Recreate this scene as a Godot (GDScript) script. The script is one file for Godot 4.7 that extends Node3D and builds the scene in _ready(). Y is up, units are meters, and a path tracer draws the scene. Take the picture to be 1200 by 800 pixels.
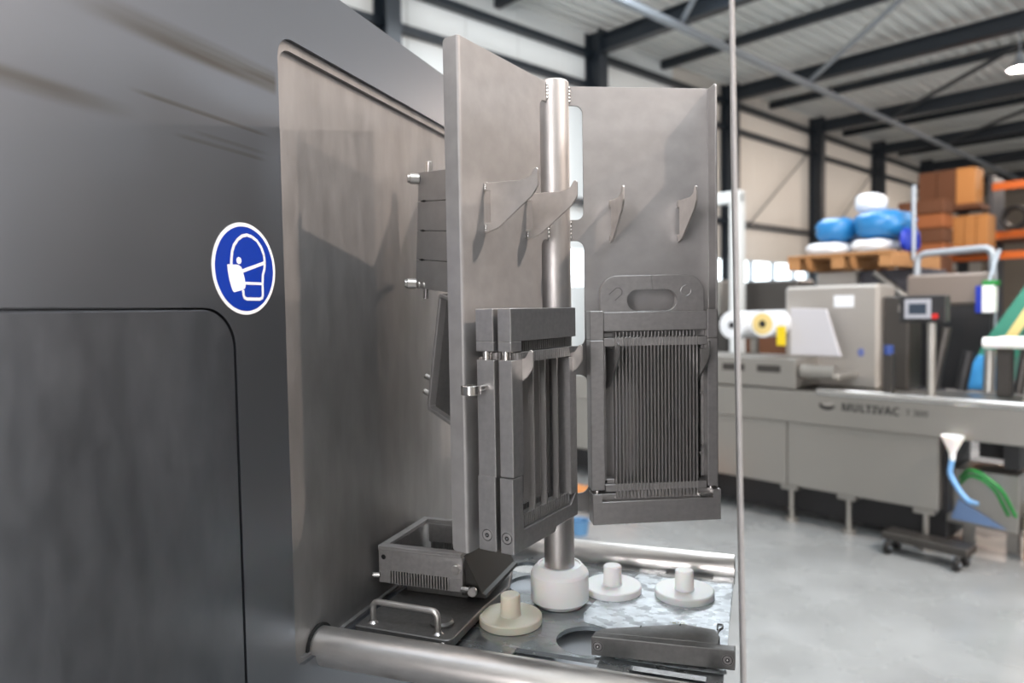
extends Node3D
# A multi-sided hanging rack on a machine's slide-out shelf, in a steel-framed hall. y up, metres.
# The machine's side is the plane x = 0; the hall is turned against it by HALL_TURN.

const EYE := Vector3(0.54, 1.55, 0.0)
const HALL_TURN := 27.7
const POST := Vector3(0.25, 0.0, -1.011)
var HX: Vector3   # along the packaging machine (hall b)
var HZ: Vector3   # towards the camera side of the hall (minus hall a)
var HB: Basis
var taken := {}
var M := {}
var rng := RandomNumberGenerator.new()

# ------------------------------------------------------------------ naming
func numbered(n: String) -> String:
	if not taken.has(n):
		taken[n] = 0
		return n
	taken[n] += 1
	return "%s_%03d" % [n, taken[n]]

func tag(o: Node, label: String, category: String, group := "") -> void:
	o.set_meta("label", label)
	o.set_meta("category", category)
	if group != "":
		o.set_meta("group", group)

func thing(n: String, label: String, category: String, xf := Transform3D(), group := "") -> Node3D:
	var o := Node3D.new()
	o.name = numbered(n)
	o.transform = xf
	add_child(o, true)
	tag(o, label, category, group)
	return o

func structure(n: String, label := "", category := "") -> Node3D:
	var o := Node3D.new()
	o.name = n
	add_child(o, true)
	o.set_meta("kind", "structure")
	if label != "":
		tag(o, label, category)
	return o

func obj(n: String, st: SurfaceTool, mat: Material, parent: Node, label := "") -> MeshInstance3D:
	var mi := MeshInstance3D.new()
	mi.name = n
	mi.mesh = st.commit()
	mi.material_override = mat
	parent.add_child(mi, true)
	if label != "":
		mi.set_meta("label", label)
	return mi

# ------------------------------------------------------------------ shapes
func S() -> SurfaceTool:
	var st := SurfaceTool.new()
	st.begin(Mesh.PRIMITIVE_TRIANGLES)
	return st

func tri(st: SurfaceTool, a: Vector3, b: Vector3, c: Vector3, na: Vector3, nb: Vector3, nc: Vector3) -> void:
	var g := (b - a).cross(c - a)
	if g.dot(na + nb + nc) > 0.0:
		var t := b
		b = c
		c = t
		var tn := nb
		nb = nc
		nc = tn
	for p in [[a, na], [b, nb], [c, nc]]:
		st.set_normal(p[1])
		st.add_vertex(p[0])

func quad(st: SurfaceTool, a: Vector3, b: Vector3, c: Vector3, d: Vector3, n: Vector3) -> void:
	tri(st, a, b, c, n, n, n)
	tri(st, a, c, d, n, n, n)

# chamfered box between two corners, placed by xf
func bx(st: SurfaceTool, lo: Vector3, hi: Vector3, ch := 0.0006, xf := Transform3D()) -> void:
	var l := Vector3(minf(lo.x, hi.x), minf(lo.y, hi.y), minf(lo.z, hi.z))
	var h := Vector3(maxf(lo.x, hi.x), maxf(lo.y, hi.y), maxf(lo.z, hi.z))
	var c := (l + h) * 0.5
	var e := (h - l) * 0.5
	ch = minf(ch, minf(e.x, minf(e.y, e.z)) * 0.45)
	var nb := xf.basis.orthonormalized()
	for ax in 3:
		var u := (ax + 1) % 3
		var v := (ax + 2) % 3
		for s in [-1.0, 1.0]:
			var q := []
			for k in [[-1, -1], [1, -1], [1, 1], [-1, 1]]:
				var p := c
				p[ax] += s * e[ax]
				p[u] += k[0] * (e[u] - ch)
				p[v] += k[1] * (e[v] - ch)
				q.append(xf * p)
			var n := Vector3.ZERO
			n[ax] = s
			quad(st, q[0], q[1], q[2], q[3], nb * n)
	if ch <= 0.0:
		return
	for ax in 3:
		var u := (ax + 1) % 3
		var v := (ax + 2) % 3
		for su in [-1.0, 1.0]:
			for sv in [-1.0, 1.0]:
				var q := []
				for k in [[-1, 0], [1, 0], [1, 1], [-1, 1]]:
					var p := c
					p[ax] += k[0] * (e[ax] - ch)
					p[u] += su * (e[u] - (ch if k[1] == 1 else 0.0))
					p[v] += sv * (e[v] - (0.0 if k[1] == 1 else ch))
					q.append(xf * p)
				var n := Vector3.ZERO
				n[u] = su
				n[v] = sv
				quad(st, q[0], q[1], q[2], q[3], (nb * n).normalized())
	for sx in [-1.0, 1.0]:
		for sy in [-1.0, 1.0]:
			for sz in [-1.0, 1.0]:
				var sg := Vector3(sx, sy, sz)
				var p := c + sg * e
				var n := (nb * sg).normalized()
				tri(st, xf * (p - Vector3(0, sy * ch, sz * ch)), xf * (p - Vector3(sx * ch, 0, sz * ch)), xf * (p - Vector3(sx * ch, sy * ch, 0)), n, n, n)

# polygon of [x, y, corner radius]
func rpoly(pts: Array, seg := 6) -> PackedVector2Array:
	var out := PackedVector2Array()
	var n := pts.size()
	for i in n:
		var p := Vector2(pts[i][0], pts[i][1])
		var r: float = pts[i][2] if pts[i].size() > 2 else 0.0
		if r <= 0.0:
			out.append(p)
			continue
		var a := (Vector2(pts[(i + n - 1) % n][0], pts[(i + n - 1) % n][1]) - p)
		var b := (Vector2(pts[(i + 1) % n][0], pts[(i + 1) % n][1]) - p)
		var half := absf(a.angle_to(b)) * 0.5
		var d := minf(r / tan(half), minf(a.length(), b.length()) * 0.499)
		var rr := d * tan(half)
		a = a.normalized()
		b = b.normalized()
		var o := p + (a + b).normalized() * (rr / sin(half))
		var s0 := (p + a * d - o).angle()
		var sweep := wrapf((p + b * d - o).angle() - s0, -PI, PI)
		for k in seg + 1:
			var t := s0 + sweep * k / seg
			out.append(o + Vector2(cos(t), sin(t)) * rr)
	return out

# polygon in the xy plane of xf, extruded along its z from z0 to z1, with chamfered rims
func ext(st: SurfaceTool, poly: PackedVector2Array, z0: float, z1: float, ch := 0.0005, xf := Transform3D()) -> void:
	if Geometry2D.is_polygon_clockwise(poly):
		poly.reverse()
	var n := poly.size()
	var ins := PackedVector2Array()
	for i in n:
		var d0 := (poly[i] - poly[(i + n - 1) % n]).normalized()
		var d1 := (poly[(i + 1) % n] - poly[i]).normalized()
		var m := (Vector2(-d0.y, d0.x) + Vector2(-d1.y, d1.x))
		m = m.normalized() / maxf(0.35, m.normalized().dot(Vector2(-d0.y, d0.x)))
		ins.append(poly[i] + m * ch)
	var tr := Geometry2D.triangulate_polygon(poly)
	if tr.is_empty():
		push_warning("polygon not triangulated")
	var b := xf.basis
	var lo := minf(z0, z1)
	var hi := maxf(z0, z1)
	for e in [[lo, -1.0], [hi, 1.0]]:
		var nn := (b * Vector3(0, 0, e[1])).normalized()
		for k in range(0, tr.size(), 3):
			tri(st, xf * Vector3(ins[tr[k]].x, ins[tr[k]].y, e[0]), xf * Vector3(ins[tr[k + 1]].x, ins[tr[k + 1]].y, e[0]), xf * Vector3(ins[tr[k + 2]].x, ins[tr[k + 2]].y, e[0]), nn, nn, nn)
	for i in n:
		var j := (i + 1) % n
		var d := (poly[j] - poly[i]).normalized()
		var o := Vector3(d.y, -d.x, 0)
		var no := (b * o).normalized()
		quad(st, xf * Vector3(poly[i].x, poly[i].y, lo + ch), xf * Vector3(poly[j].x, poly[j].y, lo + ch), xf * Vector3(poly[j].x, poly[j].y, hi - ch), xf * Vector3(poly[i].x, poly[i].y, hi - ch), no)
		if ch > 0.0:
			for e in [[lo, lo + ch, -1.0], [hi, hi - ch, 1.0]]:
				var nb := (b * (o + Vector3(0, 0, e[2]))).normalized()
				quad(st, xf * Vector3(ins[i].x, ins[i].y, e[0]), xf * Vector3(ins[j].x, ins[j].y, e[0]), xf * Vector3(poly[j].x, poly[j].y, e[1]), xf * Vector3(poly[i].x, poly[i].y, e[1]), nb)

# round bar swept along points
func tube(st: SurfaceTool, pts: Array, r: float, seg := 14, caps := true) -> void:
	var n := pts.size()
	var rings := []
	var dirs := []
	var prev := Vector3.ZERO
	for i in n:
		var t: Vector3 = ((pts[mini(i + 1, n - 1)] as Vector3) - (pts[maxi(i - 1, 0)] as Vector3)).normalized()
		if prev == Vector3.ZERO:
			prev = Vector3.UP if absf(t.y) < 0.9 else Vector3.RIGHT
		var u := (prev - t * prev.dot(t)).normalized()
		prev = u
		var v := t.cross(u)
		var ring := []
		var ds := []
		for k in seg:
			var a := TAU * k / seg
			var d := u * cos(a) + v * sin(a)
			ds.append(d)
			ring.append((pts[i] as Vector3) + d * r)
		rings.append(ring)
		dirs.append(ds)
	for i in n - 1:
		for k in seg:
			var j := (k + 1) % seg
			tri(st, rings[i][k], rings[i][j], rings[i + 1][j], dirs[i][k], dirs[i][j], dirs[i + 1][j])
			tri(st, rings[i][k], rings[i + 1][j], rings[i + 1][k], dirs[i][k], dirs[i + 1][j], dirs[i + 1][k])
	if caps:
		for e in [[0, 1], [n - 1, n - 2]]:
			var nn: Vector3 = ((pts[e[0]] as Vector3) - (pts[e[1]] as Vector3)).normalized()
			for k in seg:
				tri(st, pts[e[0]], rings[e[0]][k], rings[e[0]][(k + 1) % seg], nn, nn, nn)

func bend(pts: Array, r: float, seg := 6) -> Array:
	var out := [pts[0]]
	for i in range(1, pts.size() - 1):
		var p: Vector3 = pts[i]
		var a := ((pts[i - 1] as Vector3) - p).normalized()
		var b := ((pts[i + 1] as Vector3) - p).normalized()
		var s := p + a * r
		var e := p + b * r
		for k in seg + 1:
			var t := float(k) / seg
			out.append(s.lerp(p, t).lerp(p.lerp(e, t), t))
	out.append(pts[-1])
	return out

# profile of [radius, height] turned round the y axis of xf; flat rims between segments
func lathe(st: SurfaceTool, prof: Array, seg := 32, xf := Transform3D()) -> void:
	for i in prof.size() - 1:
		var r0: float = prof[i][0]
		var y0: float = prof[i][1]
		var r1: float = prof[i + 1][0]
		var y1: float = prof[i + 1][1]
		var nr := Vector2(y1 - y0, r0 - r1).normalized()
		for k in seg:
			var a := TAU * k / seg
			var b := TAU * (k + 1) / seg
			var ca := Vector3(cos(a), 0, sin(a))
			var cb := Vector3(cos(b), 0, sin(b))
			var na := (xf.basis * (ca * nr.x + Vector3(0, nr.y, 0))).normalized()
			var nb := (xf.basis * (cb * nr.x + Vector3(0, nr.y, 0))).normalized()
			var p0 := xf * (ca * r0 + Vector3(0, y0, 0))
			var p1 := xf * (cb * r0 + Vector3(0, y0, 0))
			var p2 := xf * (cb * r1 + Vector3(0, y1, 0))
			var p3 := xf * (ca * r1 + Vector3(0, y1, 0))
			if r0 > 0.0:
				tri(st, p0, p1, p2, na, nb, nb)
			if r1 > 0.0:
				tri(st, p0, p2, p3, na, nb, na)

func cyl(st: SurfaceTool, a: Vector3, b: Vector3, r: float, seg := 20, ch := 0.0006) -> void:
	var y := (b - a).normalized()
	var x := (Vector3.UP if absf(y.y) < 0.9 else Vector3.RIGHT).cross(y).normalized()
	var h := (b - a).length()
	ch = minf(ch, minf(r, h) * 0.4)
	lathe(st, [[0, 0], [r - ch, 0], [r, ch], [r, h - ch], [r - ch, h], [0, h]], seg, Transform3D(Basis(x, y, x.cross(y)), a))

func circ(cx: float, cy: float, rx: float, ry: float, n := 40) -> PackedVector2Array:
	var p := PackedVector2Array()
	for k in n:
		p.append(Vector2(cx + rx * cos(TAU * k / n), cy + ry * sin(TAU * k / n)))
	return p

# a flat stroke of width w along 2D points
func stroke(pts: Array, w: float, closed := false) -> Array:
	var out := []
	var n := pts.size()
	for i in (n if closed else n - 1):
		var a: Vector2 = pts[i]
		var b: Vector2 = pts[(i + 1) % n]
		var d := (b - a).normalized() * w * 0.5
		var s := Vector2(-d.y, d.x)
		out.append(PackedVector2Array([a - d * 0.6 + s, b + d * 0.6 + s, b + d * 0.6 - s, a - d * 0.6 - s]))
	return out

# ------------------------------------------------------------------ materials
func noise_tex(seed_: int, freq: float, lo: float, hi: float, size := 512, oct := 4, kind := FastNoiseLite.TYPE_SIMPLEX_SMOOTH) -> NoiseTexture2D:
	var f := FastNoiseLite.new()
	f.seed = seed_
	f.frequency = freq
	f.noise_type = kind
	f.fractal_octaves = oct
	var g := Gradient.new()
	g.offsets = PackedFloat32Array([0.15, 0.85])
	g.colors = PackedColorArray([Color(lo, lo, lo), Color(hi, hi, hi)])
	var t := NoiseTexture2D.new()
	t.width = size
	t.height = size
	t.seamless = true
	t.noise = f
	t.color_ramp = g
	return t

func mat(c: Color, rough := 0.6, metal := 0.0) -> StandardMaterial3D:
	var m := StandardMaterial3D.new()
	m.albedo_color = c
	m.roughness = rough
	m.metallic = metal
	return m

func tripl(m: StandardMaterial3D, s: Vector3, world := true) -> StandardMaterial3D:
	m.uv1_triplanar = true
	m.uv1_world_triplanar = world
	m.uv1_scale = s
	return m

# worked steel: cloudy tone, streaky gloss, fine relief
func steel(c: Color, rough: float, metal: float, s: Vector3, relief := 0.0) -> StandardMaterial3D:
	var m := mat(c, rough, metal)
	m.albedo_texture = M.t_cloud
	m.roughness_texture = M.t_gloss
	m.roughness_texture_channel = BaseMaterial3D.TEXTURE_CHANNEL_RED
	if relief > 0.0:
		m.heightmap_enabled = true
		m.heightmap_texture = M.t_grain
		m.heightmap_scale = relief
	return tripl(m, s)

func materials() -> void:
	M.t_cloud = noise_tex(3, 0.012, 0.93, 1.0)
	M.t_gloss = noise_tex(5, 0.02, 0.88, 1.0)
	M.t_grain = noise_tex(9, 0.12, 0.0, 1.0)
	M.t_smear = noise_tex(21, 0.01, 0.35, 1.0, 512, 5)
	M.panel = steel(Color(0.535, 0.55, 0.575), 0.38, 1.0, Vector3(3, 1.2, 3))
	M.door = steel(Color(0.63, 0.62, 0.615), 0.62, 1.0, Vector3(3, 1.0, 3))
	M.fin = steel(Color(0.61, 0.60, 0.595), 0.52, 0.5, Vector3(4, 4, 4))
	M.bar = steel(Color(0.70, 0.69, 0.685), 0.42, 0.85, Vector3(14, 14, 14), 0.01)
	M.bar_dark = steel(Color(0.5, 0.495, 0.49), 0.46, 0.8, Vector3(14, 14, 14))
	M.tube = steel(Color(0.83, 0.815, 0.80), 0.34, 0.92, Vector3(3, 12, 12))
	M.post = steel(Color(0.74, 0.725, 0.715), 0.5, 0.9, Vector3(12, 2, 12))
	M.hook = steel(Color(0.80, 0.775, 0.755), 0.42, 0.8, Vector3(6, 6, 6))
	M.bright = mat(Color(0.82, 0.81, 0.8), 0.22, 1.0)
	M.blade = mat(Color(0.72, 0.71, 0.7), 0.36, 0.9)
	M.dark = mat(Color(0.06, 0.06, 0.06), 0.8)
	M.black = mat(Color(0.035, 0.035, 0.04), 0.5)
	M.white = mat(Color(0.96, 0.955, 0.95), 0.38)
	M.white.subsurf_scatter_enabled = true
	M.white.subsurf_scatter_strength = 0.25
	M.ivory = mat(Color(0.93, 0.9, 0.83), 0.4)
	M.ivory.subsurf_scatter_enabled = true
	M.ivory.subsurf_scatter_strength = 0.25
	M.sign_white = mat(Color(0.9, 0.9, 0.91), 0.35)
	M.sign_blue = mat(Color(0.03, 0.18, 0.55), 0.35)
	M.plate = steel(Color(0.66, 0.68, 0.69), 0.3, 0.8, Vector3(5, 5, 9))
	M.plate.roughness_texture = M.t_smear
	M.residue = mat(Color(0.80, 0.825, 0.84), 0.45, 0.3)
	M.residue.albedo_texture = noise_tex(41, 0.012, 0.84, 1.0, 512, 5)
	M.residue.roughness_texture = M.t_smear
	tripl(M.residue, Vector3(5, 5, 8))
	# hall
	M.floor = mat(Color(0.54, 0.555, 0.56), 0.4)
	M.floor.albedo_texture = noise_tex(31, 0.01, 0.92, 1.0, 512, 5)
	M.floor.roughness_texture = M.t_smear
	tripl(M.floor, Vector3(0.35, 0.35, 0.35))
	M.cladding = mat(Color(0.79, 0.775, 0.745), 0.55)
	M.cladding_cool = mat(Color(0.82, 0.84, 0.84), 0.5)
	M.frame_steel = mat(Color(0.11, 0.14, 0.17), 0.4)
	M.gal = mat(Color(0.6, 0.63, 0.66), 0.45, 0.5)
	M.deck = mat(Color(0.9, 0.91, 0.9), 0.5, 0.0)
	M.ss = mat(Color(0.62, 0.61, 0.59), 0.36, 0.8)
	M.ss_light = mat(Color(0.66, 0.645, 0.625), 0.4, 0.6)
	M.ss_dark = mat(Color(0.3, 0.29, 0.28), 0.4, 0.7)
	M.machine_dark = mat(Color(0.09, 0.09, 0.1), 0.5)
	M.carton = mat(Color(0.68, 0.47, 0.26), 0.8)
	M.carton_dark = mat(Color(0.36, 0.22, 0.13), 0.8)
	M.wood = mat(Color(0.62, 0.45, 0.28), 0.75)
	M.orange = mat(Color(0.8, 0.38, 0.04), 0.5)
	M.blue_film = mat(Color(0.14, 0.44, 0.66), 0.35)
	M.blue_deep = mat(Color(0.03, 0.16, 0.6), 0.4)
	M.white_film = mat(Color(0.86, 0.88, 0.9), 0.35)
	M.core = mat(Color(0.85, 0.76, 0.5), 0.7)
	M.yellow = mat(Color(0.85, 0.75, 0.05), 0.5)
	M.green_belt = mat(Color(0.2, 0.5, 0.42), 0.5)
	M.green_hose = mat(Color(0.08, 0.5, 0.2), 0.35)
	M.blue_hose = mat(Color(0.45, 0.65, 0.85), 0.35)
	M.red = mat(Color(0.75, 0.1, 0.08), 0.5)
	M.ink = mat(Color(0.05, 0.055, 0.06), 0.5)
	M.glass = mat(Color(0.9, 0.95, 0.95, 0.12), 0.05)
	M.glass.transparency = BaseMaterial3D.TRANSPARENCY_ALPHA
	M.lamp = mat(Color(1, 0.93, 0.8), 0.4)
	M.lamp.emission_enabled = true
	M.lamp.emission = Color(1.0, 0.86, 0.66)
	M.lamp.emission_energy_multiplier = 6.0
	M.sky_panel = mat(Color(0.9, 0.95, 1.0), 0.6)
	M.sky_panel.emission_enabled = true
	M.sky_panel.emission = Color(0.86, 0.94, 1.0)
	M.sky_panel.emission_energy_multiplier = 0.9

# ------------------------------------------------------------------ places
func hp(a: float, b: float, y: float) -> Vector3:
	return Vector3(EYE.x, y, 0) + HX * b - HZ * a

func hx(a: float, b: float, y := 0.0, turn := 0.0) -> Transform3D:
	return Transform3D(HB * Basis(Vector3.UP, turn), hp(a, b, y))

# ================================================================== scene
func _ready() -> void:
	rng.seed = 7
	var t := deg_to_rad(HALL_TURN)
	HX = Vector3(cos(t), 0, sin(t))
	HZ = Vector3(-sin(t), 0, cos(t))
	HB = Basis(HX, Vector3.UP, HZ)
	camera_and_light()
	materials()
	hall()
	housing()
	side_panel()
	shelf()
	rack()
	frames()
	shelf_things()
	packaging_machine()
	hall_things()

func camera_and_light() -> void:
	var cam := Camera3D.new()
	cam.name = "camera"
	var yaw := deg_to_rad(19.6)
	var pitch := deg_to_rad(2.55)
	var roll := 0.0165
	var f0 := Vector3(-sin(yaw), 0, -cos(yaw))
	var r0 := Vector3(cos(yaw), 0, -sin(yaw))
	var f := f0 * cos(pitch) - Vector3.UP * sin(pitch)
	var u0 := Vector3.UP * cos(pitch) + f0 * sin(pitch)
	var r := r0 * cos(roll) - u0 * sin(roll)
	var u := r.cross(f)
	cam.transform = Transform3D(Basis(r, u, -f), EYE)
	var at := CameraAttributesPhysical.new()
	at.frustum_focal_length = 24.9
	at.frustum_focus_distance = 0.92
	at.exposure_aperture = 3.2
	cam.attributes = at
	cam.fov = 51.46
	cam.near = 0.05
	cam.far = 200.0
	add_child(cam)
	cam.current = true
	var we := WorldEnvironment.new()
	we.name = "environment"
	var e := Environment.new()
	e.background_mode = Environment.BG_COLOR
	e.background_color = Color(0.93, 0.97, 1.0)
	e.background_energy_multiplier = 6.0
	e.tonemap_mode = Environment.TONE_MAPPER_LINEAR
	e.tonemap_exposure = 1.0
	e.sdfgi_enabled = true
	e.ssao_enabled = true
	e.ssil_enabled = true
	we.environment = e
	add_child(we)
	# roof lights (their glowing panels are built in hall())
	for p in [[1.5, 2.0, 34.0], [8.4, -5.1, 48.0], [21.0, 2.0, 50.0], [4.6, -1.6, 18.0]]:
		var al := AreaLight3D.new()
		al.name = "roof_light"
		al.light_color = Color(0.95, 0.975, 1.0)
		al.light_energy = p[2]
		al.area_size = Vector2(2.4, 6.0) if p[1] > 0 else Vector2(2.0, 3.0)
		al.area_range = 60.0
		al.shadow_enabled = true
		al.transform = Transform3D(HB * Basis(Vector3.RIGHT, -PI / 2), hp(p[0], p[1], 6.84))
		add_child(al, true)
	# daylight through the translucent bands high in the right wall and in the near door
	for p in [[hx(14.0, 13.9, 4.9, PI / 2), Vector2(30.0, 2.2), 100.0], [hx(-8.9, 1.5, 2.6, 0.0), Vector2(7.0, 4.0), 165.0]]:
		var dl := AreaLight3D.new()
		dl.name = "daylight_band"
		dl.light_color = Color(1.0, 0.975, 0.975)
		dl.light_energy = p[2]
		dl.area_size = p[1]
		dl.area_range = 60.0
		dl.shadow_enabled = true
		dl.transform = p[0]
		add_child(dl, true)

func lamp(at: Vector3, energy: float, label: String) -> void:
	var l := thing("high_bay_lamp", label, "lamp", Transform3D(Basis(), at))
	var s := S()
	lathe(s, [[0.03, 0.34], [0.06, 0.3], [0.07, 0.2], [0.2, 0.02], [0.205, 0.0], [0.195, 0.0], [0.06, 0.19], [0.0, 0.19]], 28)
	obj("shade", s, M.gal, l)
	s = S()
	lathe(s, [[0, 0.03], [0.06, 0.035], [0.075, 0.07], [0.06, 0.12], [0, 0.14]], 20)
	obj("bulb", s, M.lamp, l)
	s = S()
	tube(s, [Vector3(0, 0.33, 0), Vector3(0, 6.93 - at.y, 0)], 0.012, 8)
	obj("drop_rod", s, M.gal, l)
	var o := OmniLight3D.new()
	o.name = "bulb_light"
	o.light_color = Color(1.0, 0.915, 0.85)
	o.light_energy = energy
	o.light_size = 0.07
	o.omni_range = 60.0
	o.omni_attenuation = 2.0
	o.shadow_enabled = true
	o.position = at + Vector3(0, 0.02, 0)
	add_child(o, true)

# ------------------------------------------------------------------ hall
func hall() -> void:
	var A0 := -9.0
	var A1 := 38.0
	var B0 := -9.3
	var B1 := 14.0
	var TOP := 6.95
	var fl := structure("floor")
	var s := S()
	bx(s, Vector3(B0 - 0.3, -0.3, -A1 - 0.3), Vector3(B1 + 0.3, 0, -A0 + 0.3), 0.0, hx(0, 0))
	obj("slab", s, M.floor, fl)
	# corrugated roof deck, ribs along the long wall
	var roof := structure("ceiling")
	s = S()
	var x := B0
	var hxf := hx(0, 0)
	var prev := Vector2(x, TOP)
	while x < B1:
		for d in [[0.09, 0.0], [0.13, 0.07], [0.21, 0.07], [0.25, 0.0]]:
			var q := Vector2(x + d[0], TOP + d[1])
			var n2 := Vector2(q.y - prev.y, -(q.x - prev.x)).normalized()
			quad(s, hxf * Vector3(prev.x, prev.y, -A0), hxf * Vector3(q.x, q.y, -A0), hxf * Vector3(q.x, q.y, -A1), hxf * Vector3(prev.x, prev.y, -A1), HB * Vector3(n2.x, n2.y, 0))
			prev = q
		x += 0.25
	obj("corrugated_deck", s, M.deck, roof)
	s = S()
	bx(s, Vector3(B0 - 0.3, TOP + 0.1, -A1 - 0.3), Vector3(B1 + 0.3, TOP + 0.3, -A0 + 0.3), 0.0, hx(0, 0))
	obj("roof_slab", s, M.gal, roof)
	var k := 0
	for p in [[1.5, 2.0, 2.4, 6.0], [8.4, -5.1, 2.0, 3.0], [21.0, 2.0, 2.4, 6.0], [4.6, -1.6, 2.0, 3.0]]:
		s = S()
		bx(s, Vector3(-p[2] / 2, 0, -p[3] / 2), Vector3(p[2] / 2, 0.05, p[3] / 2), 0.0, hx(p[0], p[1], 6.86))
		obj("roof_light_panel", s, M.sky_panel, roof)
		k += 1
	# long wall of upright cladding panels, a strip of windows in it
	var wl := structure("wall_left")
	var a := A0
	while a < A1 - 0.01:
		var a2 := minf(a + 1.19, A1)
		var win := a > 8.0 and a2 < 21.0
		var m: Material = M.cladding_cool if a < 13.0 else M.cladding
		for yy in ([[0.0, 2.0], [2.72, 7.05]] if win else [[0.0, 3.6], [3.605, 7.05]]):
			s = S()
			bx(s, Vector3(B0 - 0.2, yy[0], -a - 0.004), Vector3(B0, yy[1], -a2 + 0.004), 0.008, hx(0, 0))
			obj("wall_panel", s, m, wl)
		if win:
			s = S()
			bx(s, Vector3(B0 - 0.11, 2.0, -a), Vector3(B0 - 0.1, 2.72, -a2), 0.0, hx(0, 0))
			obj("window_pane", s, M.glass, wl)
			s = S()
			for e in [a + 0.03, a2 - 0.03]:
				bx(s, Vector3(B0 - 0.15, 2.0, -e - 0.03), Vector3(B0 - 0.04, 2.72, -e + 0.03), 0.004, hx(0, 0))
			obj("window_post", s, M.gal, wl)
		a += 1.19
	s = S()
	bx(s, Vector3(B0 - 0.28, 0, -A0), Vector3(B0 - 0.2, 1.99, -A1), 0.0, hx(0, 0))
	bx(s, Vector3(B0 - 0.28, 2.73, -A0), Vector3(B0 - 0.2, 7.2, -A1), 0.0, hx(0, 0))
	bx(s, Vector3(B0 - 0.28, 1.99, -A0), Vector3(B0 - 0.2, 2.73, -8.1), 0.0, hx(0, 0))
	bx(s, Vector3(B0 - 0.28, 1.99, -20.7), Vector3(B0 - 0.2, 2.73, -A1), 0.0, hx(0, 0))
	obj("outer_skin", s, M.gal, wl)
	for w in [["wall_far", Vector3(B0 - 0.2, 0, -A1 - 0.2), Vector3(B1 + 0.2, 7.2, -A1), Color(0.5, 0.47, 0.43)], ["wall_right", Vector3(B1, 0, -A1 - 0.2), Vector3(B1 + 0.2, 7.2, -A0 + 0.2), Color(0.66, 0.64, 0.6)], ["wall_near", Vector3(B0 - 0.2, 0, -A0), Vector3(B1 + 0.2, 7.2, -A0 + 0.2), Color(0.7, 0.69, 0.67)]]:
		var wn := structure(w[0])
		s = S()
		bx(s, w[1], w[2], 0.0, hx(0, 0))
		obj("wall_cladding", s, mat(w[3], 0.7), wn)
		if w[0] == "wall_right":
			for kk in 10:
				s = S()
				bx(s, Vector3(B1 - 0.06, 3.8, 1.0 - kk * 3.0), Vector3(B1 - 0.02, 6.0, -1.9 - kk * 3.0), 0.0, hx(0, 0))
				obj("translucent_pane", s, M.sky_panel, wn)
	var dr := structure("door_1")
	for kk in 8:
		s = S()
		bx(s, Vector3(-2.0, 0.6 + kk * 0.5, 8.94), Vector3(5.0, 1.08 + kk * 0.5, 8.98), 0.0, hx(0, 0))
		obj("door_section", s, M.sky_panel, dr)
	# steel frame: columns, rails along the wall, rafters, longitudinal beam, bracing
	var cols := [5.98, 10.75, 15.69, 20.45, 25.05, 29.73, 34.4]
	var fr := structure("trim_1")
	for c in cols:
		s = S()
		var bz := 0.13
		bx(s, Vector3(B0 + 0.02, 0, -c - bz), Vector3(B0 + 0.04, 6.9, -c + bz), 0.0, hx(0, 0))
		bx(s, Vector3(B0 + 0.36, 0, -c - bz), Vector3(B0 + 0.38, 6.9, -c + bz), 0.0, hx(0, 0))
		bx(s, Vector3(B0 + 0.04, 0, -c - 0.01), Vector3(B0 + 0.36, 6.9, -c + 0.01), 0.0, hx(0, 0))
		obj("steel_column", s, M.frame_steel, fr)
		s = S()
		bx(s, Vector3(B0 + 0.3, 6.46, -c - 0.11), Vector3(B1, 6.48, -c + 0.11), 0.0, hx(0, 0))
		bx(s, Vector3(B0 + 0.3, 6.76, -c - 0.11), Vector3(B1, 6.78, -c + 0.11), 0.0, hx(0, 0))
		bx(s, Vector3(B0 + 0.3, 6.48, -c - 0.01), Vector3(B1, 6.76, -c + 0.01), 0.0, hx(0, 0))
		obj("rafter", s, M.frame_steel, fr)
	for c in [8.35, 13.2, 18.05, 22.75, 27.4, 32.0]:
		s = S()
		bx(s, Vector3(B0, 6.76, -c - 0.06), Vector3(B1, 6.93, -c + 0.06), 0.0, hx(0, 0))
		obj("purlin", s, M.frame_steel, fr)
	for y in [6.5, 5.88, 3.62]:
		s = S()
		bx(s, Vector3(B0, y - 0.06, -A1), Vector3(B0 + 0.14, y + 0.06, -A0), 0.0, hx(0, 0))
		obj("wall_rail", s, M.frame_steel, fr)
	s = S()
	bx(s, Vector3(-7.22, 6.36, -A1), Vector3(-7.10, 6.46, -5.0), 0.004, hx(0, 0))
	obj("long_beam", s, M.gal, fr)
	for i in range(1, 6):
		s = S()
		tube(s, [hp(cols[i], -7.16, 6.5), hp(cols[i - 1], -2.2, 6.62)], 0.05, 8)
		obj("roof_brace", s, M.gal if i < 3 else M.frame_steel, fr)
		s = S()
		tube(s, [hp(cols[i], -9.1, 3.0), hp(cols[mini(i + 1, 6)], -9.1, 6.2)], 0.02, 6)
		obj("wall_brace", s, M.frame_steel, fr)
	lamp(Vector3(4.44, 6.2, -1.32), 60.0, "high bay lamp with a metal shade hanging right of the slide-out shelf")
	lamp(Vector3(8.9, 6.2, -1.7), 40.0, "high bay lamp with a metal shade, second one right of the slide-out shelf")
	lamp(hp(16.77, -3.52, 6.05), 24.0, "small glowing high bay lamp under the corrugated roof at the right edge")
	lamp(hp(26.0, -4.0, 5.9), 26.0, "high bay lamp hanging above the carton stacks at the far end")

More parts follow.
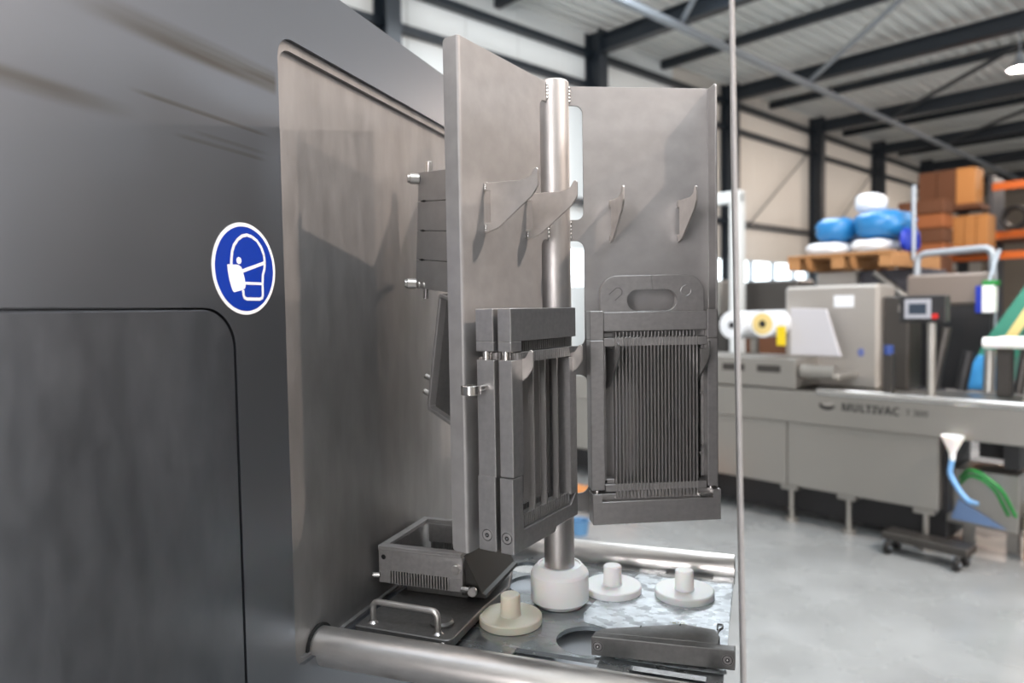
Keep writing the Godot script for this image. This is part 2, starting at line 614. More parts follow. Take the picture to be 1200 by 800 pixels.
# ------------------------------------------------------------------ the big steel machine on the left
func housing() -> void:
	var h := thing("machine_housing", "large brushed stainless steel machine side wall filling the left of the picture", "machine")
	# polygon coordinates are (u = -z, y); x is the outward axis
	var px := Transform3D(Basis(Vector3(0, 0, -1), Vector3.UP, Vector3(1, 0, 0)), Vector3.ZERO)
	var top := 1.972
	var end := 1.36
	var rl := 0.709
	var rr := 1.27
	var rb := 1.1126
	var rt := 1.881
	var s := S()
	ext(s, rpoly([[-1.2, top, 0], [0.98, top, 0], [0.98, rt, 0], [rl, rt, 0.028], [rl, rb, 0.02], [0.98, rb, 0], [0.98, 0.02, 0], [0.6235, 0.02, 0], [0.6235, 1.5575, 0.045], [-1.2, 1.5575, 0]], 10), -0.02, 0.0, 0.0, px)
	ext(s, rpoly([[0.98, top, 0], [end, top, 0], [end, 0.02, 0], [0.98, 0.02, 0], [0.98, rb, 0], [rr, rb, 0.02], [rr, rt, 0.028], [0.98, rt, 0]], 10), -0.02, 0.0, 0.0, px)
	var mp: StandardMaterial3D = M.panel.duplicate()
	mp.albedo_texture = ImageTexture.create_from_image(smears())
	mp.roughness_texture = null
	mp.uv1_scale = Vector3(0.5, 0.5, 0.5)
	obj("side_sheet", s, mp, h)
	s = S()
	ext(s, rpoly([[-1.2, 1.5552, 0], [0.6212, 1.5552, 0.043], [0.6212, 0.02, 0], [-1.2, 0.02, 0]], 10), -0.02, -0.0006, 0.001, px)
	obj("access_door", s, M.panel, h, "flush access door with a rounded upper corner")
	# stepped recess: a rim strip, then the sunken panel
	s = S()
	ext(s, rpoly([[rl + 0.0, rt - 0.0, 0.028], [0.98, rt, 0], [0.98, rt - 0.0115, 0], [rl + 0.009, rt - 0.0115, 0.022], [rl + 0.009, rb + 0.004, 0.02], [0.98, rb + 0.004, 0], [0.98, rb, 0], [rl, rb, 0.02]], 10), -0.03, -0.006, 0.0, px)
	ext(s, rpoly([[0.98, rt, 0], [rr, rt, 0.028], [rr, rb, 0.02], [0.98, rb, 0], [0.98, rb + 0.004, 0], [rr - 0.009, rb + 0.004, 0.02], [rr - 0.009, rt - 0.0115, 0.022], [0.98, rt - 0.0115, 0]], 10), -0.03, -0.006, 0.0, px)
	obj("recess_rim", s, M.door, h)
	s = S()
	bx(s, Vector3(-0.04, rb - 0.02, -rr - 0.02), Vector3(-0.0125, rt + 0.02, -rl + 0.02), 0.0)
	obj("recessed_panel", s, M.door, h, "sunken panel behind the hanging rack")
	s = S()
	bx(s, Vector3(-0.9, 0.0, -end), Vector3(-0.021, 0.02, 1.2), 0.0)
	bx(s, Vector3(-0.9, 0.02, -end), Vector3(-0.88, top, 1.2), 0.0)
	bx(s, Vector3(-0.88, top - 0.02, -end), Vector3(-0.02, top, 1.2), 0.0)
	bx(s, Vector3(-0.88, 0.02, -end), Vector3(-0.02, top - 0.02, -end + 0.02), 0.0)
	bx(s, Vector3(-0.88, 0.02, 1.18), Vector3(-0.02, top - 0.02, 1.2), 0.0)
	bx(s, Vector3(-0.06, 0.02, -end + 0.02), Vector3(-0.0405, top - 0.02, 1.18), 0.0)
	obj("cabinet_shell", s, M.panel, h)
	# worn smear and scratches: thin dried films on the sheet
	# mask sign
	var sg := thing("safety_sign", "round blue sign with a white head wearing a face mask, on the steel wall", "sign", Transform3D(px.basis, Vector3(0.0002, 1.6001, -0.6412)))
	s = S()
	ext(s, circ(0, 0, 0.0505, 0.0505, 64), 0.0, 0.0005, 0.0001)
	obj("sign_disc", s, M.sign_white, sg)
	s = S()
	ext(s, circ(0, 0, 0.0465, 0.0465, 64), 0.0005, 0.0007, 0.0)
	obj("blue_field", s, M.sign_blue, sg)
	s = S()
	var q := func(ax: float, ay: float) -> Vector2: return Vector2((ax - 302.0) / 183.0, -(ay - 400.0) / 283.0) * 0.0505
	var head := []
	for p in [[221, 380], [224, 340], [229, 300], [240, 262], [262, 226], [288, 200], [315, 190], [345, 197], [375, 218], [400, 258], [415, 305], [419, 350], [416, 390], [405, 430], [401, 490], [401, 560], [396, 578], [380, 586], [305, 586], [290, 578], [285, 560], [284, 535]]:
		head.append(q.call(p[0], p[1]))
	for r in stroke(head, 0.0033):
		ext(s, r, 0.0007, 0.0009, 0.0)
	for r in stroke([q.call(283, 415), q.call(419, 352)], 0.0036):
		ext(s, r, 0.0007, 0.0009, 0.0)
	for r in stroke([q.call(294, 488), q.call(402, 488)], 0.0028):
		ext(s, r, 0.0007, 0.0009, 0.0)
	var mk := PackedVector2Array()
	for p in [[200, 380], [258, 378], [276, 390], [284, 412], [294, 460], [298, 505], [294, 520], [272, 533], [232, 546], [222, 530], [208, 470], [202, 420]]:
		mk.append(q.call(p[0], p[1]))
	ext(s, mk, 0.0007, 0.0009, 0.0)
	var eye: Vector2 = q.call(265, 352)
	ext(s, circ(eye.x, eye.y, 0.0037, 0.0037, 20), 0.0007, 0.0009, 0.0)
	obj("mask_pictogram", s, M.sign_white, sg, "white line drawing of a masked head")

# dried wipe marks and scratches that run along the sheet (a picture of 2 m by 2 m of it)
func smears() -> Image:
	var n := 1024
	var im := Image.create(n, n, false, Image.FORMAT_RGB8)
	im.fill(Color(0.98, 0.98, 0.98))
	var f := FastNoiseLite.new()
	f.seed = 4
	f.frequency = 0.02
	f.fractal_octaves = 4
	for row in range(60, 150):
		var y := 2.0 - (row + 0.5) * 2.0 / n
		for col in range(150, 372):
			var u := (col + 0.5) * 2.0 / n
			var g := f.get_noise_2d(col * 0.22, row * 5.0) * 0.5 + 0.5
			var d := 0.0
			# broad brown wipe
			var mid := 1.8185 + 0.012 * (u - 0.55)
			d += 0.5 * smoothstep(0.40, 0.62, u) * (1.0 - smoothstep(0.7, 0.708, u)) * (1.0 - smoothstep(0.004, 0.017, absf(y - mid))) * g
			d += 0.28 * smoothstep(0.30, 0.34, u) * (1.0 - smoothstep(0.42, 0.52, u)) * (1.0 - smoothstep(0.002, 0.012, absf(y - 1.733))) * g
			# thin scratches
			d += 0.30 * smoothstep(0.49, 0.53, u) * (1.0 - smoothstep(0.66, 0.7, u)) * (1.0 - smoothstep(0.0005, 0.0025, absf(y - 1.7555))) * g
			d += 0.34 * smoothstep(0.54, 0.57, u) * (1.0 - smoothstep(0.66, 0.69, u)) * (1.0 - smoothstep(0.0005, 0.0025, absf(y - 1.7262))) * g
			d += 0.16 * smoothstep(0.56, 0.6, u) * (1.0 - smoothstep(0.66, 0.7, u)) * (1.0 - smoothstep(0.0005, 0.002, absf(y - 1.7345))) * g
			if d > 0.004:
				im.set_pixel(col, row, Color(0.98 - d * 0.8, 0.98 - d * 0.95, 0.98 - d * 1.15))
	return im

func side_panel() -> void:
	var g := thing("guard_sheet", "thin upright steel sheet seen edge-on at the right end of the shelf", "guard panel")
	var s := S()
	var d := Vector3(0.026, 0, 0.64).normalized()
	var z := Vector3(d.x, 0, d.z)
	var xa := Vector3.UP.cross(z)
	bx(s, Vector3(-0.0017, 0.35, -0.66), Vector3(0.0017, 1.835, 0.0), 0.0006, Transform3D(Basis(xa, Vector3.UP, z) * Basis(Vector3(0, 0, 1), deg_to_rad(0.85)), Vector3(0.542, 0, -0.62)))
	obj("sheet", s, M.bar_dark, g)
	s = S()
	tube(s, [Vector3(0, 0.35, 0.0), Vector3(0, 1.835, 0.0)], 0.0021, 12)
	var ed := obj("ground_edge", s, M.fin, g, "pale ground edge")
	ed.transform = Transform3D(Basis(xa, Vector3.UP, z) * Basis(Vector3(0, 0, 1), deg_to_rad(0.85)), Vector3(0.542, 0, -0.62))

# ------------------------------------------------------------------ shelf on two rails
func shelf() -> void:
	var sh := thing("slide_out_shelf", "shelf of smeared steel plate between two round rails beside the machine wall", "shelf")
	var ax := 1.114
	var s := S()
	tube(s, [Vector3(-0.06, ax, -0.7735), Vector3(0.507, ax, -0.7735)], 0.0245, 40)
	obj("rail", s, M.tube, sh, "near rail, a thick satin tube")
	s = S()
	tube(s, [Vector3(-0.06, ax, -1.212), Vector3(0.494, ax, -1.212)], 0.0245, 40)
	obj("rail", s, M.tube, sh)
	for z in [-0.7735, -1.212]:
		s = S()
		lathe(s, [[0.0245, -0.001], [0.0285, -0.001], [0.0285, 0.002], [0.0245, 0.002]], 36, Transform3D(Basis(Vector3(0, 1, 0), Vector3(1, 0, 0), Vector3(0, 0, -1)), Vector3(-0.0115, ax, z)))
		obj("rail_seal", s, M.dark, sh)
	# plate with holes and slots along both rails
	var c := CSGCombiner3D.new()
	c.name = "base_plate"
	var b := CSGBox3D.new()
	b.name = "plate_blank"
	b.size = Vector3(0.49, 0.006, 0.415)
	b.position = Vector3(0.249, 1.105, -0.9925)
	c.add_child(b)
	for p in [[0.19, -1.068, 0.04], [0.318, -0.905, 0.042], [0.156, -1.135, 0.026], [0.13, -1.19, 0.02]]:
		var cy := CSGCylinder3D.new()
		cy.name = "hole"
		cy.radius = p[2]
		cy.height = 0.03
		cy.sides = 48
		cy.operation = CSGShape3D.OPERATION_SUBTRACTION
		cy.position = Vector3(p[0], 1.105, p[1])
		c.add_child(cy, true)
	for p in [[0.268, 0.342, -1.19], [0.385, 0.462, -1.19], [0.15, 0.225, -1.19], [0.235, 0.345, -0.825], [0.385, 0.475, -0.825]]:
		var sb := CSGBox3D.new()
		sb.name = "slot"
		sb.size = Vector3(p[1] - p[0], 0.03, 0.036 if p[2] < -1.0 else 0.062)
		sb.operation = CSGShape3D.OPERATION_SUBTRACTION
		sb.position = Vector3((p[0] + p[1]) / 2, 1.105, p[2])
		c.add_child(sb, true)
	c.material_override = M.plate
	sh.add_child(c, true)
	s = S()
	bx(s, Vector3(0.02, 1.078, -1.18), Vector3(0.485, 1.081, -0.866), 0.0005)
	obj("drip_tray", s, M.white_film, sh)
	s = S()
	bx(s, Vector3(0.2, 1.060, -0.866), Vector3(0.485, 1.064, -0.80), 0.0005)
	obj("front_channel", s, M.bar_dark, sh)

# ------------------------------------------------------------------ rack with three wings
func wing(theta: float) -> Transform3D:
	var t := deg_to_rad(theta)
	var u := Vector3(sin(t), 0, -cos(t))
	return Transform3D(Basis(u, Vector3.UP, Vector3(-u.z, 0, u.x)), POST)

const WINGS := [64.5, 192.3, 304.0]

func hook_poly() -> PackedVector2Array:
	# (distance from the wing, height): notched root, straight top, raised tip, slanted belly
	return rpoly([[0.0, 1.708, 0], [0.003, 1.7095, 0], [0.006, 1.7080, 0.0], [0.054, 1.7062, 0.012], [0.0665, 1.7085, 0.008], [0.0725, 1.7180, 0.0015], [0.0752, 1.7188, 0.001], [0.0775, 1.7165, 0.0015], [0.0775, 1.6975, 0.010], [0.0690, 1.6865, 0.010], [0.020, 1.6515, 0.007], [0.004, 1.6472, 0.002], [0.0, 1.6472, 0], [0.0, 1.6585, 0], [0.0095, 1.6585, 0.001], [0.0095, 1.6985, 0.001], [0.0, 1.6985, 0]], 5)

func rack() -> void:
	var r := thing("hanging_rack", "tall steel rack post with three upright wings and hooks, set in a white collar", "rack", Transform3D(Basis(), POST))
	var s := S()
	lathe(s, [[0, 1.16], [0.0226, 1.16], [0.0226, 1.879], [0.0215, 1.8805], [0.0195, 1.8805], [0.0195, 1.87], [0, 1.87]], 48)
	obj("post", s, M.post, r)
	s = S()
	lathe(s, [[0, 1.109], [0.036, 1.109], [0.0435, 1.1165], [0.0435, 1.155], [0.0415, 1.159], [0.033, 1.1685], [0.031, 1.1685], [0.03, 1.166], [0, 1.166]], 56)
	obj("collar", s, M.white, r, "white plastic collar at the foot of the post")
	for i in 3:
		var w := wing(WINGS[i])
		w.origin = Vector3.ZERO
		var top := 1.875
		var low: float = [1.247, 1.255, 1.25][i]
		s = S()
		ext(s, rpoly([[0.0205, top, 0], [0.2325, top, 0], [0.2325, low, 0], [0.0205, low, 0], [0.0205, 1.274, 0], [0.046, 1.274, 0.014], [0.046, 1.452, 0.014], [0.0205, 1.452, 0], [0.0205, 1.495, 0], [0.043, 1.495, 0.014], [0.043, 1.65, 0.014], [0.0205, 1.65, 0], [0.0205, 1.681, 0], [0.043, 1.681, 0.014], [0.043, 1.847, 0.014], [0.0205, 1.847, 0]], 6), -0.0015, 0.0015, 0.0003, w)
		var fin := obj("wing", s, M.fin, r)
		s = S()
		# bent edge: a quarter bend and a 22 mm flange with rounded free corners
		var fw: float = [0.029, 0.0215, 0.0215][i]
		var fl := Transform3D(w.basis * Basis(Vector3(0, 0, 1), Vector3(0, 1, 0), Vector3(-1, 0, 0)), w * Vector3(0.2335, 0, 0))
		ext(s, rpoly([[0.0015, top, 0.0], [fw, top, 0.006], [fw, low, 0.006], [0.0015, low, 0.0]], 5), -0.003, 0.0, 0.0005, fl)
		for k in 5:
			var a0 := PI / 2 * k / 5.0
			var a1 := PI / 2 * (k + 1) / 5.0
			var c0 := Vector3(0.2325 + 0.004 * sin(a0), 0, 0.0025 - 0.004 * cos(a0))
			var c1 := Vector3(0.2325 + 0.004 * sin(a1), 0, 0.0025 - 0.004 * cos(a1))
			quad(s, w * (c0 + Vector3.UP * low), w * (c1 + Vector3.UP * low), w * (c1 + Vector3.UP * top), w * (c0 + Vector3.UP * top), w.basis * Vector3(sin((a0 + a1) / 2), 0, -cos((a0 + a1) / 2)))
		obj("flange", s, M.fin, fin)
		for side in [[1.0], [-1.0], [-1.0]][i]:
			for row in [0.0, -0.2165]:
				for sx in ([0.083, 0.1865] if row == 0.0 else [0.0738, 0.2045]):
					s = S()
					var hb := Basis(w.basis.z * side, Vector3.UP, (w.basis.z * side).cross(Vector3.UP))
					ext(s, hook_poly(), -0.0014, 0.0014, 0.0003, Transform3D(hb, w * Vector3(sx, row, side * 0.0016)))
					obj("hook", s, M.bar_dark if row < 0.0 and i == 0 else M.hook, fin)
	s = S()
	for i in 3:   # weld beads where the wings meet the post
		var w := wing(WINGS[i])
		w.origin = Vector3.ZERO
		for yy in [[1.85, 1.874], [1.652, 1.679]]:
			for side in [-1.0, 1.0]:
				for k in 5:
					var y: float = lerpf(yy[0], yy[1], (k + 0.5) / 5.0)
					lathe(s, [[0, -0.003], [0.0018, -0.002], [0.0024, 0], [0.0018, 0.002], [0, 0.003]], 8, Transform3D(Basis(), w * Vector3(0.0232, y, side * 0.0022)))
		if i < 2:
			for sx in [0.083, 0.1865]:
				for y in [1.7035, 1.6530]:
					lathe(s, [[0, -0.005], [0.0022, -0.0035], [0.0027, 0], [0.0022, 0.0035], [0, 0.005]], 8, Transform3D(Basis(), w * Vector3(sx, y, 0.003 if i == 0 else -0.003)))
	obj("weld_bead", s, M.bright, r)

# ------------------------------------------------------------------ frames on the hooks
func socket_screw(parent: Node, at: Transform3D, rad: float) -> void:
	# at: y axis points out of the face
	var s := S()
	lathe(s, [[rad * 1.08, 0.0], [rad * 1.08, 0.0004], [rad * 0.98, 0.0004], [rad * 0.98, 0.0]], 28, at)
	lathe(s, [[rad * 0.84, 0.0], [rad * 0.84, 0.0005], [rad * 0.78, 0.0008], [rad * 0.42, 0.0008], [rad * 0.36, 0.0002]], 28, at)
	var sc := obj("socket_screw", s, M.fin, parent)
	s = S()
	lathe(s, [[rad * 0.98, 0.0002], [rad * 0.84, 0.0002]], 28, at)
	lathe(s, [[rad * 0.42, 0.0006], [rad * 0.2, 0.0005]], 6, at)
	obj("socket_recess", s, M.dark, sc)
	s = S()
	lathe(s, [[rad * 0.2, 0.0006], [0, 0.0007]], 12, at)
	obj("socket_floor", s, M.bright, sc)

func frame_node(n: String, label: String, wi: int) -> Node3D:
	return thing(n, label, "cutting frame", wing(WINGS[wi]))

func left_frame(n: String, label: String, t0: float, t1: float, detailed: bool) -> void:
	var f := frame_node(n, label, 1)
	var s := S()
	var s0 := 0.064
	var s1 := 0.231
	# head block, undercut for the comb
	bx(s, Vector3(s0, 1.513, t0), Vector3(s1, 1.552, t1), 0.0008)
	bx(s, Vector3(0.207, 1.5012, t0), Vector3(s1, 1.513, t1), 0.0008)
	obj("head_block", s, M.bar, f)
	s = S()
	bx(s, Vector3(s0, 1.5, t0 - signf(t0 - t1) * 0.004), Vector3(0.207, 1.513, t1 + signf(t0 - t1) * 0.007), 0.0005)
	for k in 24:
		var x := 0.085 + 0.0052 * k
		bx(s, Vector3(x, 1.5005, t1 + 0.0075), Vector3(x + 0.0022, 1.5125, t1 + 0.0045), 0.0002)
	obj("spring_comb", s, M.bar_dark, f)
	s = S()
	for k in 26:
		var x := 0.08 + 0.0052 * k
		bx(s, Vector3(x, 1.487, t1 + 0.004), Vector3(x + 0.0042, 1.4995, t1 + 0.0005), 0.0003)
	bx(s, Vector3(s0, 1.487, t1 + 0.012), Vector3(0.2165, 1.4995, t1 + 0.004), 0.0003)
	obj("comb_bar", s, M.bar, f)
	for x in [0.222, 0.073, 0.2115]:
		s = S()
		cyl(s, Vector3(x, 1.49, (t0 + t1) / 2 + 0.003), Vector3(x, 1.502, (t0 + t1) / 2 + 0.003), 0.005)
		obj("guide_pin", s, M.bright, f)
	s = S()
	bx(s, Vector3(0.2055, 1.353 if detailed else 1.262, t0), Vector3(s1 - 0.001, 1.491, t1), 0.0008)
	obj("stile", s, M.bar, f)
	s = S()
	bx(s, Vector3(s0, 1.3, t0), Vector3(0.084, 1.486, t1), 0.0008)
	obj("stile", s, M.bar, f)
	s = S()
	var low := 1.262
	ext(s, rpoly([[s0, low + 0.006, 0.003], [0.125, low + 0.006, 0], [0.13, low, 0], [s1 + 0.001, low, 0.001], [s1 + 0.001, 1.352, 0], [0.209, 1.352, 0], [0.209, 1.287, 0.003], [0.084, 1.287, 0.003], [s0, 1.306, 0.002]]), t0, t1, 0.0008)
	obj("foot_bar", s, M.bar, f)
	s = S()
	bx(s, Vector3(0.07, 1.287, t0 + 0.002), Vector3(0.209, 1.3, t1 + 0.008), 0.0004)
	for k in 25:
		var x := 0.083 + 0.005 * k
		bx(s, Vector3(x, 1.288, t1 + 0.0075), Vector3(x + 0.0026, 1.303, t1 + 0.003), 0.0003)
	obj("tooth_row", s, M.bar, f)
	for x in ([0.173, 0.143, 0.111] if detailed else [0.19, 0.165, 0.14, 0.115, 0.09]):
		s = S()
		var tm := (t0 + t1) / 2
		ext(s, PackedVector2Array([Vector2(x - 0.0035, 1.297), Vector2(x + 0.0035, 1.297), Vector2(x + 0.0012, 1.318), Vector2(x + 0.0008, 1.47), Vector2(x + 0.002, 1.49), Vector2(x - 0.002, 1.49), Vector2(x - 0.0008, 1.47), Vector2(x - 0.0012, 1.318)]), t1 + 0.0042, tm + 0.003, 0.0002)
		obj("blade", s, M.blade, f)
	var yout := Transform3D(Basis(Vector3(0, 0, 1), Vector3(1, 0, 0), Vector3(0, 1, 0)), Vector3(s1 + 0.0011, 1.281, (t0 + t1) / 2))
	socket_screw(f, yout, 0.0072)
	if not detailed:
		s = S()
		lathe(s, [[0.0065, -0.0055], [0.0115, -0.0055], [0.012, -0.005], [0.012, 0.005], [0.0115, 0.0055], [0.0065, 0.0055], [0.0065, -0.0055]], 32, Transform3D(Basis(), Vector3(0.2465, 1.4565, t0 - 0.003)))
		cyl(s, Vector3(0.2295, 1.4590, t0 - 0.012), Vector3(0.240, 1.4580, t0 - 0.0095), 0.0042)
		obj("eye_lug", s, M.bright, f, "small bright ring lug")

func frames() -> void:
	left_frame("blade_frame", "steel frame with three thin blades hanging outermost on the left wing's hooks", -0.0462, -0.0645, true)
	left_frame("blade_frame", "steel frame hung close to the left wing, with a ring lug on its edge", -0.0150, -0.0398, false)
	# right wing: frame with a row of rods and a handle plate
	var f := frame_node("rod_frame", "dark steel frame with a dense row of thin blades on the right wing", 0)
	var s := S()
	for half in [0, 1]:
		s = S()
		if half == 0:
			ext(s, rpoly([[0.1349, 1.5968, 0], [0.0585, 1.5968, 0.041], [0.0585, 1.5443, 0], [0.1349, 1.5443, 0], [0.1349, 1.5455, 0], [0.098, 1.5455, 0.0152], [0.098, 1.576, 0.0152], [0.1349, 1.576, 0]], 10), 0.026, 0.037, 0.0006)
		else:
			ext(s, rpoly([[0.1351, 1.5972, 0], [0.2118, 1.5972, 0.041], [0.2118, 1.5443, 0], [0.1351, 1.5443, 0], [0.1351, 1.5455, 0], [0.1712, 1.5455, 0.0152], [0.1712, 1.576, 0.0152], [0.1351, 1.576, 0]], 10), 0.026, 0.0374, 0.0006)
		obj("handle_plate", s, M.bar, f)
	s = S()
	for r in stroke([Vector2(0.0713, 1.5700), Vector2(0.0822, 1.5792), Vector2(0.0870, 1.5790), Vector2(0.0905, 1.5750), Vector2(0.0900, 1.5700), Vector2(0.0800, 1.5612)], 0.0011):
		ext(s, r, 0.037, 0.0372, 0.0)
	obj("stamped_mark", s, M.bar_dark, f)
	s = S()
	lathe(s, [[0.0068, 0], [0.0075, 0.0005], [0.0082, 0]], 28, Transform3D(Basis(Vector3(1, 0, 0), Vector3(0, 0, 1), Vector3(0, -1, 0)), Vector3(0.1852, 1.574, 0.0373)))
	obj("stamped_ring", s, M.bar, f)
	s = S()
	bx(s, Vector3(0.0617, 1.5172, 0.02), Vector3(0.2143, 1.5443, 0.0425), 0.0007)
	obj("head_block", s, M.bar, f)
	for p in [[0.0412, 0.0612], [0.2147, 0.2298]]:
		s = S()
		bx(s, Vector3(p[0], 1.5048, 0.018), Vector3(p[1], 1.5465, 0.044), 0.0009)
		obj("stile_cap", s, M.bar, f)
		s = S()
		bx(s, Vector3(p[0], 1.2876, 0.018), Vector3(p[1], 1.5044, 0.0445), 0.0009)
		obj("stile", s, M.bar, f)
	s = S()
	bx(s, Vector3(0.0617, 1.5078, 0.02), Vector3(0.2143, 1.5171, 0.0335), 0.0003)
	bx(s, Vector3(0.0625, 1.5085, 0.0336), Vector3(0.0755, 1.5150, 0.040), 0.0005)
	for k in 23:
		cyl(s, Vector3(0.0812 + k * 0.00527, 1.5078, 0.0365), Vector3(0.0812 + k * 0.00527, 1.5165, 0.0368), 0.0017, 10)
	obj("spring_row", s, M.bar_dark, f)
	s = S()
	bx(s, Vector3(0.0617, 1.4953, 0.022), Vector3(0.2143, 1.5072, 0.038), 0.0004)
	bx(s, Vector3(0.0617, 1.4953, 0.038), Vector3(0.0775, 1.5072, 0.0415), 0.0004)
	bx(s, Vector3(0.2015, 1.4953, 0.038), Vector3(0.2143, 1.5072, 0.0415), 0.0004)
	for k in 23:
		bx(s, Vector3(0.0800 + k * 0.00527, 1.4953, 0.038), Vector3(0.0832 + k * 0.00527, 1.5072, 0.0415), 0.0003)
	obj("comb_bar", s, M.bar, f)
	for k in 24:
		s = S()
		bx(s, Vector3(0.0775 + k * 0.00527, 1.2735, 0.0325), Vector3(0.0797 + k * 0.00527, 1.5085, 0.0418), 0.0004)
		obj("blade", s, M.blade, f)
	s = S()
	bx(s, Vector3(0.0625, 1.2845, 0.022), Vector3(0.2138, 1.2948, 0.038), 0.0004)
	bx(s, Vector3(0.0625, 1.2845, 0.038), Vector3(0.0775, 1.2948, 0.0415), 0.0004)
	bx(s, Vector3(0.2005, 1.2845, 0.038), Vector3(0.2138, 1.2948, 0.0415), 0.0004)
	for k in 23:
		bx(s, Vector3(0.0800 + k * 0.00527, 1.2845, 0.038), Vector3(0.0832 + k * 0.00527, 1.2948, 0.0412), 0.0003)
	obj("comb_bar", s, M.bar, f)
	s = S()
	bx(s, Vector3(0.0425, 1.2375, 0.018), Vector3(0.2338, 1.2708, 0.0455), 0.0009)
	bx(s, Vector3(0.0425, 1.2708, 0.018), Vector3(0.2338, 1.2826, 0.035), 0.0004)
	ext(s, rpoly([[0.0425, 1.2700, 0], [0.0425, 1.2826, 0.001], [0.0565, 1.2826, 0], [0.0570, 1.278, 0], [0.0565, 1.2715, 0.002], [0.0565, 1.2700, 0]]), 0.035, 0.0455, 0.0004)
	ext(s, rpoly([[0.2338, 1.2700, 0], [0.2338, 1.2826, 0.001], [0.2225, 1.2826, 0], [0.2205, 1.278, 0], [0.2225, 1.2715, 0.002], [0.2225, 1.2700, 0]]), 0.035, 0.0455, 0.0004)
	bx(s, Vector3(0.0565, 1.2785, 0.035), Vector3(0.0765, 1.2826, 0.0452), 0.0004)
	obj("foot_bar", s, M.bar, f)
	s = S()
	bx(s, Vector3(0.2005, 1.2725, 0.0355), Vector3(0.2225, 1.2775, 0.046), 0.0012)
	obj("end_shim", s, M.bright, f, "bright shim at the right end of the foot slot")
	for x in [0.0515, 0.2225]:
		s = S()
		cyl(s, Vector3(x, 1.282, 0.034), Vector3(x, 1.2885, 0.034), 0.0042)
		obj("guide_pin", s, M.bright, f)
	s = S()
	for p in [[0.2075, 1.335], [0.2105, 1.3445], [0.2085, 1.424]]:
		cyl(s, Vector3(p[0], p[1], 0.03), Vector3(p[0], p[1], 0.036), 0.0025)
	bx(s, Vector3(0.2095, 1.3, 0.02), Vector3(0.2146, 1.495, 0.03), 0.0005)
	obj("side_rail", s, M.bar_dark, f)
	s = S()
	bx(s, Vector3(0.0612, 1.3, 0.02), Vector3(0.0655, 1.495, 0.036), 0.0005)
	bx(s, Vector3(0.0655, 1.2955, 0.02), Vector3(0.077, 1.302, 0.036), 0.0005)
	obj("side_rail", s, M.bar, f)
	# rear wing: slotted plate and a leaning frame, both seen past the left wing
	var w := wing(WINGS[2])
	f = thing("slotted_plate", "steel plate with three dark saw cuts and two knurled pins, behind the left wing", "plate", Transform3D(w.basis * Basis(Vector3(0, 0, 1), deg_to_rad(5.9)), w * Vector3(0.2031, 1.5882, -0.115)))
	for k in 4:
		s = S()
		bx(s, Vector3(-0.11, k * 0.0455, -0.008), Vector3(0, k * 0.0455 + 0.0445, 0.0), 0.0004)
		obj("plate_band", s, M.fin, f)
	s = S()
	bx(s, Vector3(-0.10, 0.004, -0.003), Vector3(-0.004, 0.175, 0.004), 0.0)
	for k in 3:
		ext(s, PackedVector2Array([Vector2(-0.03, (k + 1) * 0.0455 - 0.0004), Vector2(-0.019, (k + 1) * 0.0455 + 0.0016), Vector2(-0.008, (k + 1) * 0.0455 - 0.0003), Vector2(-0.019, (k + 1) * 0.0455 - 0.0022)]), -0.0083, -0.003, 0.0)
	obj("saw_cut", s, M.dark, f, "dark saw cuts")
	for y in [0.171, 0.006]:
		s = S()
		cyl(s, Vector3(0.0, y, -0.006), Vector3(0.007, y, -0.020), 0.0082, 20, 0.001)
		cyl(s, Vector3(0.007, y, -0.020), Vector3(0.0085, y, -0.023), 0.0064, 20, 0.0006)
		obj("knurled_pin", s, M.tube, f)
	for p in [[-0.022, 0.177, 0.020], [-0.026, -0.016, 0.017]]:
		s = S()
		bx(s, Vector3(p[0] - 0.004, p[1], -0.006), Vector3(p[0] + 0.004, p[1] + p[2], 0.0), 0.0005)
		obj("peg", s, M.tube, f)
	for x in [-0.011, -0.026]:
		s = S()
		lathe(s, [[0.0045, 0.0], [0.0035, 0.002], [0, 0.0026]], 16, Transform3D(Basis(Vector3(1, 0, 0), Vector3(0, 0, -1), Vector3(0, 1, 0)), Vector3(x, 0.006, -0.008)))
		obj("rivet", s, M.tube, f)
	f = thing("leaning_tray", "shallow dark steel tray leaning behind the left wing with two pins", "tray", Transform3D(w.basis * Basis(Vector3(0, 0, 1), deg_to_rad(13.8)), w * Vector3(0.1671, 1.396, -0.12)))
	s = S()
	bx(s, Vector3(-0.11, 0.0, 0.004), Vector3(-0.001, 0.186, 0.007), 0.0008)
	obj("tray_face", s, M.bar_dark, f)
	s = S()
	ext(s, rpoly([[0, 0, 0.008], [0, 0.187, 0.006], [-0.11, 0.187, 0], [-0.11, 0.181, 0], [-0.0065, 0.181, 0.003], [-0.0065, 0.0065, 0.003], [-0.11, 0.0065, 0], [-0.11, 0, 0]], 6), -0.008, 0.008, 0.001)
	obj("tray_rim", s, M.fin, f)
	for y in [0.022, 0.047]:
		s = S()
		cyl(s, Vector3(-0.001, y, 0.0), Vector3(0.016, y + 0.003, -0.006), 0.0042)
		obj("pin", s, M.tube, f)

# ------------------------------------------------------------------ what lies on the shelf
func plug(at: Vector2, m: Material, label: String) -> void:
	var p := thing("plug", label, "plug", Transform3D(Basis(), Vector3(at.x, 1.1082, at.y)), "plastic plugs on the shelf")
	var s := S()
	lathe(s, [[0, 0], [0.0435, 0], [0.0445, 0.001], [0.0445, 0.0098], [0.0430, 0.0112], [0, 0.0112]], 56)
	obj("disc", s, m, p)
	s = S()
	lathe(s, [[0.0152, 0.0112], [0.0142, 0.0135], [0.0138, 0.0390], [0.0125, 0.0405], [0, 0.0405]], 36)
	obj("stub", s, m, p)

